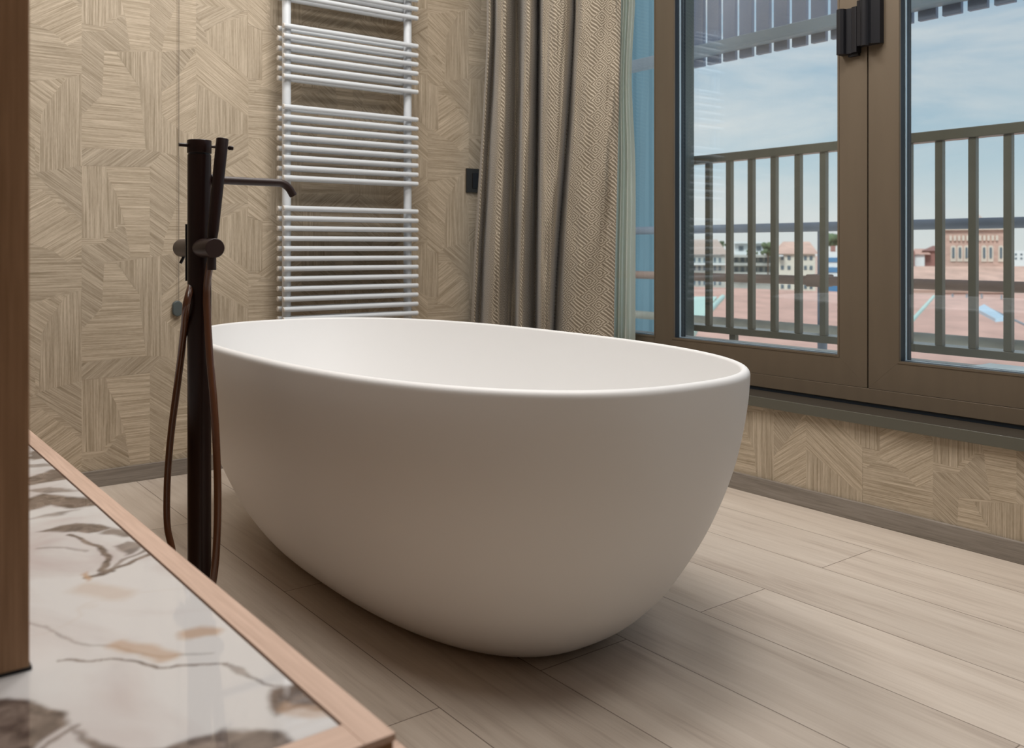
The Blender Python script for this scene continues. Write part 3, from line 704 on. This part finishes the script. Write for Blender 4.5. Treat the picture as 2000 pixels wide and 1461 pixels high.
CP = [(951, 921, 2.22), (956, 927, 2.12), (966, 938, 2.19), (975, 953, 2.10), (989, 972, 2.10), (1001, 990, 2.19), (1011, 1003, 2.26), (1019, 1009, 2.22), (1025, 1013, 2.13), (1036, 1020, 2.12), (1046, 1034, 2.22),
      (1051, 1046, 2.29), (1057, 1051, 2.21), (1064, 1056, 2.155), (1086, 1066, 2.155), (1108, 1074, 2.19), (1118, 1080, 2.27), (1122, 1084, 2.31), (1127, 1090, 2.255), (1138, 1102, 2.225), (1165, 1135, 2.23), (1195, 1172, 2.265), (1213, 1199, 2.29)]
me = curtain('patterned_curtain', CP, ZC-0.06, 0.02, 1.69, 0.50, M['curtain'], wr=0.018)
cur = link('patterned_curtain', me, label='heavy taupe curtain with woven lozenge pattern hanging in folds in the corner', cat='curtain')
sm = cur.modifiers.new('thickness', 'SOLIDIFY'); sm.thickness = 0.0022; sm.offset = 0
SP = [(1190, 1176, 2.36), (1198, 1186, 2.40), (1206, 1192, 2.36), (1214, 1200, 2.41), (1219, 1208, 2.36), (1225, 1214, 2.41), (1231, 1222, 2.37), (1237, 1230, 2.425), (1243, 1241, 2.40)]
me = curtain('sheer_curtain', SP, 2.40, 0.322, 1.69, 0.50, M['sheer'], wr=0.006, extra=lambda u, t: -9*u*math.exp(-((t-0.22)/0.20)**2))
link('sheer_curtain', me, label='pale green translucent sheer curtain hanging beside the window glass', cat='curtain')
mb = MB(); mb.box(2.08, 2.32, 2.0, YB-0.003, ZC-0.06, ZC-0.001); tag(mb.build('curtain_track', M['ceil']), 'white ceiling track carrying the curtains', 'curtain track')

# ------------------------------------------------------------------ low marble-topped counter
VX, VY0, VZ = 0.3263, 0.583, 0.42
VXL, VY1 = -0.45, YB-0.016
IX, IY = 0.3008, 0.6185
ct = empty('marble_counter', (0.0, 1.8, 0), 'low counter with brown-veined white marble top framed in pale oak', 'counter')
mb = MB(); mb.box(VXL+0.02, VX-0.02, VY0+0.02, VY1, 0.0, VZ-0.034); mb.build('cabinet_body', M['oak_shade'], ct)
mb = MB(); mb.bbox(IX, VX, VY0, VY1, VZ-0.006, VZ, 0.0006); mb.build('side_trim', M['trim'], ct)
mb = MB(); mb.bbox(VXL, IX-0.0002, VY0, IY, VZ-0.006, VZ, 0.0006); mb.build('end_trim', M['trim_x'], ct)
mb = MB(); mb.box(VXL, VX-0.0015, VY0+0.0015, VY1, VZ-0.013, VZ-0.0062); mb.build('edge_moulding', M['oak_shade'], ct)
mb = MB(); mb.bbox(VXL, VX+0.008, VY0-0.011, VY1, VZ-0.019, VZ-0.0132, 0.0005); mb.build('edge_ledge', M['trim_x'], ct)
mb = MB(); mb.box(VXL, VX-0.002, VY0-0.006, VY1, VZ-0.033, VZ-0.0192); mb.build('edge_moulding', M['oak_shade'], ct)
# marble slab with traced veins
GX = np.concatenate([np.linspace(VXL, -0.02, 60), np.linspace(-0.02, IX-0.0022, 210)[1:]])
GY = np.concatenate([np.linspace(IY+0.0018, 1.25, 330), np.linspace(1.25, 2.1, 260)[1:], np.linspace(2.1, VY1, 90)[1:]])
gx, gy = np.meshgrid(GX, GY); P2 = np.stack([gx.ravel(), gy.ravel()], 1)
def np_noise(p, s, seed, octv=3):
    out = np.zeros(len(p)); amp = 1.0
    for o in range(octv):
        q = p*s+seed*7.13+o*3.7; i = np.floor(q).astype(int); f = q-i; f = f*f*(3-2*f)
        def h(ix, iy):
            v = np.sin(ix*127.1+iy*311.7+seed*17.3+o*5.1)*43758.5453; return v-np.floor(v)
        a = h(i[:, 0], i[:, 1]); b = h(i[:, 0]+1, i[:, 1]); c = h(i[:, 0], i[:, 1]+1); d = h(i[:, 0]+1, i[:, 1]+1)
        out += amp*((a*(1-f[:, 0])+b*f[:, 0])*(1-f[:, 1])+(c*(1-f[:, 0])+d*f[:, 0])*f[:, 1]-0.5); amp *= 0.5; s = s*2.1
    return out
wp = P2+np.stack([np_noise(P2, 14, 1), np_noise(P2, 14, 2)], 1)*0.018+np.stack([np_noise(P2, 60, 5), np_noise(P2, 60, 6)], 1)*0.004
def seg_d(p, a, b):
    a = np.array(a); b = np.array(b); ab = b-a; t = np.clip(((p-a)@ab)/(ab@ab), 0, 1); return np.hypot(*(p-(a+t[:, None]*ab)).T)
dark = np.zeros(len(P2)); brown = np.zeros(len(P2))
CR = 0.0096                                   # the counter stands very slightly askew
def loc_(x, y):
    X, Y = uz(x, y, VZ); Y -= 1.8; return (X*math.cos(CR)+Y*math.sin(CR), -X*math.sin(CR)+Y*math.cos(CR)+1.8)
def vein(pts, w, amt, tgt):
    q = [loc_(x, y) for x, y in pts]; d = np.full(len(P2), 9.0)
    for a, b in zip(q, q[1:]): d = np.minimum(d, seg_d(wp, a, b))
    return np.maximum(tgt, min(1, amt*1.2)*np.clip(1.7-d/(w*1.45), 0, 1))
def blot(pts, amt, tgt, soft=0.006):        # filled outline
    q = np.array([loc_(x, y) for x, y in pts]); ins = np.zeros(len(P2), bool); x, y = wp[:, 0], wp[:, 1]
    for i in range(len(q)):
        x0, y0 = q[i]; x1, y1 = q[(i+1) % len(q)]
        c = ((y0 > y) != (y1 > y)) & (x < (x1-x0)*(y-y0)/(y1-y0+1e-12)+x0); ins ^= c
    d = np.full(len(P2), 9.0)
    for i in range(len(q)): d = np.minimum(d, seg_d(wp, q[i], q[(i+1) % len(q)]))
    return np.maximum(tgt, min(1, amt*1.12)*np.clip(np.where(ins, 0.5+d/soft, 0.5-d/soft), 0, 1))
dark = vein([(95, 1293), (160, 1296), (205, 1288), (260, 1288), (330, 1297), (425, 1303)], 0.0010, 0.75, dark)
dark = vein([(58, 1210), (100, 1235), (150, 1260), (220, 1265), (300, 1277), (400, 1275)], 0.0013, 0.35, dark)
brown = vein([(225, 1262), (290, 1266), (330, 1278)], 0.006, 0.55, brown)
dark = vein([(425, 1305), (480, 1325), (540, 1342), (590, 1345)], 0.0015, 0.5, dark)
dark = blot([(528, 1380), (535, 1350), (590, 1340), (650, 1360), (700, 1410), (640, 1400), (585, 1385), (540, 1400)], 0.85, dark)
brown = blot([(545, 1395), (560, 1375), (620, 1380), (660, 1400), (600, 1410)], 0.5, brown)
dark = blot([(-60, 1370), (20, 1366), (75, 1376), (120, 1392), (140, 1410), (110, 1430), (60, 1470), (-60, 1480)], 0.85, dark)
dark = vein([(75, 1470), (120, 1440), (160, 1412)], 0.0015, 0.6, dark)
dark = blot([(150, 1412), (215, 1436), (280, 1446), (330, 1450), (385, 1427), (440, 1420), (520, 1430), (560, 1452), (540, 1480), (330, 1500), (210, 1470)], 0.8, dark)
dark = vein([(130, 1042), (165, 1052), (195, 1070), (212, 1090), (205, 1108), (222, 1112)], 0.0022, 0.8, dark)
dark = vein([(170, 1122), (200, 1118), (222, 1108), (262, 1098), (295, 1080)], 0.0026, 0.8, dark)
dark = vein([(222, 1108), (248, 1088), (285, 1070)], 0.0022, 0.6, dark)
brown = blot([(160, 1118), (172, 1112), (182, 1124), (172, 1132)], 0.8, brown)
dark = blot([(218, 1065), (250, 1055), (275, 1060), (262, 1072), (240, 1082)], 0.7, dark)
dark = blot([(66, 1034), (110, 1022), (150, 1017), (200, 1020), (232, 1028), (180, 1036), (110, 1036)], 0.85, dark)
dark = vein([(222, 1034), (255, 1042)], 0.006, 0.7, dark)
brown = vein([(170, 1145), (215, 1152), (240, 1160)], 0.010, 0.30, brown)
dark = vein([(60, 1070), (120, 1068), (165, 1075)], 0.002, 0.35, dark)
brown = vein([(372, 1232), (405, 1228)], 0.006, 0.6, brown)
for pts, a in (([(50, 975), (90, 962), (170, 968), (205, 985), (150, 992), (100, 985), (50, 1000)], 0.9), ([(50, 930), (100, 915), (150, 918), (180, 928), (100, 938), (50, 945)], 0.85),
               ([(50, 955), (110, 948), (160, 955), (100, 962)], 0.7), ([(50, 880), (90, 878), (105, 890), (70, 897), (50, 893)], 0.8), ([(50, 905), (90, 903), (120, 908), (60, 912)], 0.6), ([(110, 1000), (150, 995), (120, 1006), (60, 1010)], 0.6)):
    dark = blot(pts, a, dark, 0.010)
r1 = np.abs(np_noise(P2, 3.1, 11, 5)); soft = np.clip(1-r1/0.02, 0, 1)*np.clip(np_noise(P2, 2.0, 14, 2)*2, 0, 1)
brown = np.maximum(brown, soft*0.18)
hid = (P2[:, 1] > 1.95) | (P2[:, 0] < -0.05)
dark = np.maximum(dark, np.where(hid, np.clip((np_noise(P2, 4.0, 21, 4)-0.22)*6, 0, 0.85), 0))
nx, ny = len(GX), len(GY); zz_ = VZ-0.0012
vs = [(x, y, zz_) for x, y in P2]; fs = [(j*nx+i, j*nx+i+1, (j+1)*nx+i+1, (j+1)*nx+i) for j in range(ny-1) for i in range(nx-1)]
mb = MB(); mb.add(vs, fs, False)
mo = mb.build('marble_slab', M['marble'], ct, fix=False)
ca = mo.data.color_attributes.new('vein', 'FLOAT_COLOR', 'POINT')
ca.data.foreach_set('color', np.stack([dark, brown, dark*0, dark*0+1], 1).astype(np.float32).ravel())
mb = MB(); mb.box(VXL, IX-0.0022, IY+0.0018, VY1, VZ-0.0058, VZ-0.0014); sb = mb.build('slab_core', M['marble'], ct); ct.rotation_euler = (0, 0, CR)

# ------------------------------------------------------------------ wooden post standing on the counter
x1, y1 = 0.1398, 0.8635
mb = MB(); mb.bbox(x1-0.12, x1, y1, y1+0.05, VZ+0.0022, ZC-0.002, 0.0012)
po = empty('wooden_post', (x1, y1, VZ), 'dark warm oak post rising from the marble counter at the left edge', 'post')
mb.build('post_body', M['post'], po)
mb = MB(); mb.box(x1-0.116, x1+0.002, y1+0.001, y1+0.046, VZ-0.0011, VZ+0.0022); mb.build('post_foot', M['black'], po)

# ------------------------------------------------------------------ terrace
tl = MB(); tl.bbox(XF+0.066, 2.86, -1.5, 4.6, 0.102, 0.418, 0.004); structure('trim_1', tl, M['concrete'])
tl = MB(); tl.box(XW+0.24, 3.45, -1.5, 4.6, -0.15, 0.10); tag(tl.build('terrace_floor', M['concrete']), kind='structure')
XR = 3.2
gr = empty('terrace_railing', (XR, 1.5, 0.1), 'grey-green terrace railing with square balusters outside the window', 'railing')
YR0, YR1 = -1.0, 2.94
mb = MB(); mb.bbox(XR-0.004, XR+0.052, YR0, YR1, 1.169, 1.206, 0.003); mb.build('handrail', M['rail'], gr)
mb = MB(); mb.bbox(XR-0.002, XR+0.090, YR0, YR1, 0.398, 0.427, 0.001); mb.build('bottom_rail', M['rail'], gr)
pb = None; y = 2.726+0.0
yc0 = (yX(1377.3, XR+0.006)+yX(1385.5, XR+0.006))/2
ys = [yc0-0.1194*k for k in range(-1, 31)]
for y in ys:
    if y < YR0+0.02: break
    if pb is None:
        mb = MB(); mb.bbox(XR+0.006, XR+0.030, y-0.0135, y+0.0135, 0.4275, 1.1685, 0.0015); pb = mb.build('baluster', M['rail'], gr); yb0 = y
    else:
        c = pb.copy(); COL.objects.link(c); c.location = (0, y-yb0, 0)
for y in (2.60, 0.9, -0.8):
    mb = MB(); mb.box(XR+0.010, XR+0.034, y-0.016, y+0.016, 0.10, 0.398); mb.build('rail_foot', M['rail'], gr)
mb = MB(); mb.bbox(3.10, 3.17, 2.784, 2.945, 0.10, 3.2, 0.003); tag(mb.build('terrace_pier', M['pier']), 'grey-green metal pier at the left end of the terrace railing', 'pier')
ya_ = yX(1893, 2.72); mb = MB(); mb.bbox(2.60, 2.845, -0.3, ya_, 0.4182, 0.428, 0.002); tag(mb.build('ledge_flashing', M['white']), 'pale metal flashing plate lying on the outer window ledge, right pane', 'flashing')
# slatted sunshade hanging over the terrace
XS = 3.5
sc_ = empty('slatted_sunshade', (XS, 1.5, 1.72), 'blue-grey slatted sunshade screen hanging above the terrace railing', 'sunshade')
zb1 = uX(1358, 111, XS-0.055)[1]; zt1 = uX(1358, 89, XS-0.055)[1]; zsb = uX(1405, 122, XS)[1]
mb = MB(); mb.bbox(XS-0.055, XS-0.001, -0.6, 6.0, zb1, zt1, 0.003); mb.bbox(XS-0.060, XS-0.056, -0.6, 6.0, zb1, zb1+0.012, 0.001); mb.build('beam', M['beam'], sc_)
lo = [yX(px, XS) for px in (1381, 1411, 1443, 1475, 1511, 1546, 1584, 1622)]
pit = (lo[0]-lo[-1])/7
ps = None
for k in range(-1, 30):
    ya = lo[0]-pit*k            # left edge of slat k
    w = pit*0.74
    if ps is None:
        mb = MB(); mb.bbox(XS, XS+0.022, ya-w, ya, zsb, 3.1, 0.0015); ps = mb.build('slat', M['slat'], sc_); ya0 = ya
    else:
        if ya-w < -0.6: break
        c = ps.copy(); COL.objects.link(c); c.location = (0, ya-ya0, 0)
# scaffold pipes beyond the terrace
XP = 4.6
pi_ = [('upper', 0.905, M['pipe_grey'], 'slate grey horizontal scaffold pipe, highest of the three behind the railing'), ('mid', 0.592, M['pipe_rust'], 'rusty brown horizontal scaffold pipe, middle one of the three behind the railing'),
       ('low', 0.309, M['pipe_olive'], 'weathered grey horizontal scaffold pipe, lowest of the three behind the railing')]
for n_, z, m_, lab in pi_:
    mb = MB(); mb.tube([(XP, -1.5, z), (XP, 9.5, z)], 0.0275, 20); tag(mb.build('scaffold_pipe', m_), lab, 'pipe', 'horizontal scaffold pipes')
mb = MB(); mb.tube([(XP+0.056, 3.110, -1.5), (XP+0.056, 3.110, 0.92)], 0.0275, 20); tag(mb.build('scaffold_pipe', M['pipe_grey']), 'upright slate grey scaffold pipe crossing the horizontal pipes', 'pipe')
for z in (0.592,):
    mb = MB(); mb.bbox(XP-0.036, XP+0.095, 3.055, 3.165, z-0.036, z+0.036, 0.01); tag(mb.build('scaffold_clamp', M['pipe_rust']), 'rusty clamp joining the upright and the middle scaffold pipe', 'clamp')
# blue corrugated sheet
mb = MB(); prf = []
y = 4.86; k = 0
while y < 9.0:
    for dy, dx in ((0, 0), (0.10, 0), (0.115, 0.02), (0.17, 0.02)): prf.append((y+dy, 5.4+dx))
    y += 0.185
vs = [(x, yy, z) for z in (-3, 4.5) for yy, x in prf]; m_ = len(prf)
vs += [(x+0.004, yy, z) for z in (-3, 4.5) for yy, x in prf]
fs = [(i, i+1, m_+i+1, m_+i) for i in range(m_-1)]+[(2*m_+i, 3*m_+i, 3*m_+i+1, 2*m_+i+1) for i in range(m_-1)]
mb.add(vs, fs); tag(mb.build('corrugated_sheet', M['blue']), 'tall blue corrugated metal sheet seen through the narrow left pane', 'hoarding')

# ------------------------------------------------------------------ town beyond
Rg = Vector((U0, -U1, 0)); Fw = Vector((U1, U0, 0))
PXC = 1500.0
def base(px, py, D):
    global PXC
    PXC = px; return far(px, py, D)
def frame():
    tn = (PXC-1000)/FP; F_ = (Rg*tn+Fw); k = F_.length; return F_/k, Vector((F_.y, -F_.x, 0))/k, k
def corner(px, y, D, back=0.0):
    """point of a facade square-on to the terrace, D = distance of its centre; back = metres behind the facade"""
    F_, R_, k = frame(); d = Rg*((px-1000)/FP)+Fw; t = D*k/(d.dot(F_))
    return d*t+F_*back+Vector((0, 0, CH-(y-HY)*D/FP))
def fbox(mb, px0, px1, y0, y1, D, T, dD=0.0):
    vs = []
    for y in (y1, y0):
        for bk in (dD, dD+T):
            for px in (px0, px1): vs.append(corner(px, y, D, bk))
    mb.add(vs, [(0, 2, 3, 1), (4, 5, 7, 6), (0, 1, 5, 4), (2, 6, 7, 3), (0, 4, 6, 2), (1, 3, 7, 5)]); return mb
def hip(mb, px0, px1, ye, yr, D, T, inl, inr, over=0.4, dD=0.0):
    o = over*FP/D; zr = (HY-yr)*(D+T/2)/D; yr2 = HY-zr
    vs = [corner(px0-o, ye, D, dD-over), corner(px1+o, ye, D, dD-over), corner(px1+o, ye, D, dD+T+over), corner(px0-o, ye, D, dD+T+over), corner(inl, yr2, D, dD+T/2), corner(inr, yr2, D, dD+T/2)]
    mb.add(vs, [(0, 1, 5, 4), (1, 2, 5), (2, 3, 4, 5), (3, 0, 4), (3, 2, 1, 0)]); return mb
def wins(par, xs, ys, D, m, w, h, name='window', dD=-0.06):
    for x in xs:
        for y in ys:
            mb = MB(); fbox(mb, x-w/2, x+w/2, y-h/2, y+h/2, D, 0.25, dD); mb.build(name, m, par)
# 1 long house with a hipped roof
D = 105; b = empty('apartment_building', base(1390, 580, D), 'low house with pinkish hipped roof and grey-blue facade, leftmost behind the railing', 'building')
fbox(MB(), 1300, 1417, 497, 640, D, 14).build('wall', M['greyr'], b); hip(MB(), 1300, 1417, 497, 468, D, 14, 1320, 1402).build('roof', M['tileold'], b)
wins(b, [1346, 1356, 1366, 1376, 1386, 1396, 1406], [508, 524, 552], D, M['pane'], 4.5, 9)
mb = MB(); fbox(mb, 1300, 1417, 515, 517.5, D, 0.8, -0.8); mb.build('balcony_band', M['white'], b)
# 2 flats with balconies
D = 125; b = empty('apartment_building', base(1470, 580, D), 'grey block of flats with long balconies and a planted roof terrace, behind the middle balusters', 'building')
fbox(MB(), 1421, 1513, 502, 640, D, 16).build('wall', M['greyr'], b)
mb = MB(); fbox(mb, 1434, 1494, 476, 502, D, 9, 2); mb.build('penthouse', M['white'], b)
mb = MB(); fbox(mb, 1432, 1497, 472, 475.5, D, 11, 1); mb.build('penthouse_roof', M['white'], b)
wins(b, [1447, 1482, 1466], [485], D, M['pane'], 9, 9, dD=1.9)
wins(b, [1426, 1438, 1450, 1462, 1474, 1486, 1498, 1508], [507, 526], D, M['pane'], 7, 9)
for y in (500, 516, 534):
    mb = MB(); fbox(mb, 1419, 1515, y-2.5, y+2.5, D, 1.4, -1.4); mb.build('balcony', M['greyr'], b)
# 3 cream house with terracotta roof
D = 95; b = empty('apartment_building', base(1560, 590, D), 'cream house with terracotta hipped roof left of the upright scaffold pipe', 'building')
fbox(MB(), 1514, 1592, 495, 640, D, 9).build('wall', M['cream'], b); hip(MB(), 1514, 1592, 496, 472, D, 9, 1528, 1582).build('roof', M['terracotta2'], b)
wins(b, [1528, 1541, 1558, 1573, 1584], [504, 523, 560], D, M['pane'], 6, 8)
mb = MB(); fbox(mb, 1519, 1530, 498, 501, D, 1.2, -1.2); mb.build('balcony', M['white'], b)
# 4 modern block
D = 78; b = empty('apartment_building', base(1625, 600, D), 'modern white block with blue window bands beside the window stile', 'building')
fbox(MB(), 1611, 1672, 492, 640, D, 12).build('wall', M['white'], b)
mb = MB(); fbox(mb, 1622, 1632, 480, 492, D, 4, 3); mb.build('roof_box', M['brickd'], b)
for y0, y1 in ((503, 512), (522, 532), (557, 570)):
    mb = MB(); fbox(mb, 1612, 1671, y0, y1, D, 0.3, -0.08); mb.build('window_band', M['bluew'], b)
# 5 small brick houses
D = 120; b = empty('brick_house', base(1800, 520, D), 'small dark brick house with white end wall, behind the left of the right-hand pane', 'building')
fbox(MB(), 1762, 1786, 490, 540, D, 8).build('wall', M['brickd'], b); fbox(MB(), 1806, 1842, 490, 540, D, 8, 2).build('side_wing', M['brickd'], b)
fbox(MB(), 1786, 1806, 497, 540, D, 6, 1).build('white_wall', M['white'], b); hip(MB(), 1784, 1812, 497, 486, D, 6, 1785, 1811, dD=1).build('roof', M['terracotta'], b)
hip(MB(), 1806, 1842, 490, 480, D, 8, 1823, 1826, dD=2).build('gable', M['brickd'], b)
# 6 tall Romanesque brick building
D = 85; b = empty('brick_building', base(1905, 520, D), 'tall rose brick building with arched window niches and a stone frieze', 'building')
fbox(MB(), 1843, 1965, 449, 640, D, 12).build('wall', M['brick'], b)
hip(MB(), 1872, 1938, 448, 414, D, 8, 1904, 1906, dD=1).build('roof', M['tileold'], b)
fbox(MB(), 1843, 1965, 444, 449, D, 12, -0.4).build('cornice', M['stone'], b)
for x in [1857+8.2*k for k in range(12)]:
    mb = MB(); fbox(mb, x-2.4, x+2.4, 460, 470, D, 0.3, -0.25); mb.build('frieze_block', M['stone'], b)
def arch(mb, px0, px1, y0, y1, D, T, dD):
    cx, w = (px0+px1)/2, (px1-px0)/2; n_ = 10
    out = [(px0, y1), (px1, y1)]+[(cx+w*math.cos(math.pi*k/n_), y0+w-w*math.sin(math.pi*k/n_)) for k in range(n_+1)]
    m2 = len(out); vs = [corner(x, y, D, dD) for x, y in out]+[corner(x, y, D, dD+T) for x, y in out]
    mb.add(vs, [tuple(range(m2)), tuple(range(m2, 2*m2))[::-1]]+[(i, (i+1) % m2, m2+(i+1) % m2, m2+i) for i in range(m2)])
for x in (1862, 1875, 1888, 1922, 1935, 1955):
    mb = MB(); arch(mb, x-5.5, x+5.5, 479, 511, D, 0.2, -0.12); mb.build('niche', M['stone'], b)
    mb = MB(); arch(mb, x-2.2, x+2.2, 483, 504, D, 0.2, -0.22); mb.build('window', M['pane'], b)
# 7 distant pale block
D = 150; b = empty('apartment_building', base(1995, 520, D), 'distant pale block at the right edge of the photograph', 'building')
fbox(MB(), 1972, 2060, 490, 560, D, 12).build('wall', M['white'], b); wins(b, [1984, 1995], [497, 505], D, M['pane'], 4, 4)
# roofs close below the terrace
def roofquad(name, pts, m, label, cat='roof', thick=0.3, group=None):
    """pts: (px, py, distance) corners of one roof slope"""
    P = [far(*p) for p in pts]; n_ = (P[1]-P[0]).cross(P[2]-P[0]).normalized()
    if n_.z < 0: n_ = -n_
    mb = MB(); k = len(P); vs = P+[p-n_*thick for p in P]
    mb.add(vs, [tuple(range(k)), tuple(range(k, 2*k))[::-1]]+[(i, (i+1) % k, k+(i+1) % k, k+i) for i in range(k)])
    return tag(mb.build(name, m), label, cat, group)
roofquad('tiled_roof', [(900, 800, 34), (1760, 800, 34), (1700, 572, 75), (1250, 556, 75)], M['terracotta'], 'broad terracotta roof just beyond the scaffold pipes, seen through the left sash')
roofquad('tiled_roof', [(1764, 800, 34), (2900, 800, 34), (2300, 575, 70), (1704, 575, 70)], M['terracotta'], 'broad terracotta roof just beyond the scaffold pipes, seen through the right sash')
roofquad('tiled_roof', [(1740, 566, 78), (2200, 566, 78), (2200, 520, 84), (1740, 520, 84)], M['terracotta2'], 'pale terracotta roof at the foot of the tall brick building')
roofquad('metal_roof', [(1240, 660, 30), (1345, 660, 30), (1400, 579, 45), (1300, 579, 45)], M['mint'], 'pale mint metal roof at the left edge of the left sash')
mb = MB(); mb.tube([far(1352, 642, 29.5), far(1412, 580, 44)], 0.12, 8); tag(mb.build('roof_ridge', M['mint']), 'pale mint ridge capping rising beside the mint roof', 'ridge')
mb = MB(); mb.tube([far(1776, 632, 30), far(1824, 579, 44)], 0.07, 8); tag(mb.build('roof_ridge', M['mint']), 'thin pale green ridge on the right-hand terracotta roof', 'ridge')
roofquad('skylight', [(1906, 602, 40), (1944, 622, 37), (1966, 620, 37), (1922, 594, 41.5)], M['panel'], 'pale blue skylight lying on the right-hand terracotta roof', 'skylight', 0.15)
mb = MB(); mb.tube([far(1935, 604, 40), far(2040, 652, 34)], 0.05, 8); tag(mb.build('roof_pipe', M['lead']), 'thin grey flashing line on the right-hand roof', 'flashing')
for x, y in ((1860, 581), (1888, 581), (1917, 580), (1956, 581)):
    mb = MB(); fbox(mb, x-1.8, x+1.8, y-3.5, y+4, 66, 0.6); tag(mb.build('roof_vent', M['lead']), 'small dark vent in the row on the ridge of the right-hand roof', 'vent', 'roof vents')
roofquad('ground', [(-2500, 1400, 26), (6000, 1400, 26), (9000, 500, 700), (-7000, 500, 700)], M['terracotta2'], None, None)
bpy.data.objects['ground']['kind'] = 'structure'
# trees among the houses
def tree(px, py, D, w, h, label):
    t = empty('tree', base(px, py+h, D), label, 'tree', 'trees among the houses'); rnd = random.Random(px)
    bm = bmesh.new(); k = D/FP
    for _ in range(16):
        c = base(px+rnd.uniform(-w, w)*0.5, py+rnd.uniform(-h, h)*0.3, D)+Fw*rnd.uniform(-1, 1)*w*k*0.4
        r = bmesh.ops.create_icosphere(bm, subdivisions=2, radius=min(w, h)*k*rnd.uniform(0.16, 0.30))
        for v in r['verts']: v.co = v.co*(1+0.35*noise.noise(v.co*1.3+Vector((px, 0, 0))))+c
    mb = MB(); mb.frombm(bm, False); mb.build('crown', M['foliage'], t)
    mb = MB(); mb.tube([base(px, py+h*2.5, D), base(px, py, D)], w*k*0.05, 8); mb.build('trunk', M['bark'], t)
tree(1402, 477, 142, 30, 14, 'green tree crown behind the pinkish hipped roof')
tree(1500, 486, 122, 26, 26, 'dark green tree beside the terracotta-roofed cream house')
tree(1624, 470, 120, 26, 26, 'grey-green tree rising above the modern white block')
tree(1469, 494, 118, 18, 12, 'low shrub on the roof terrace of the grey flats')
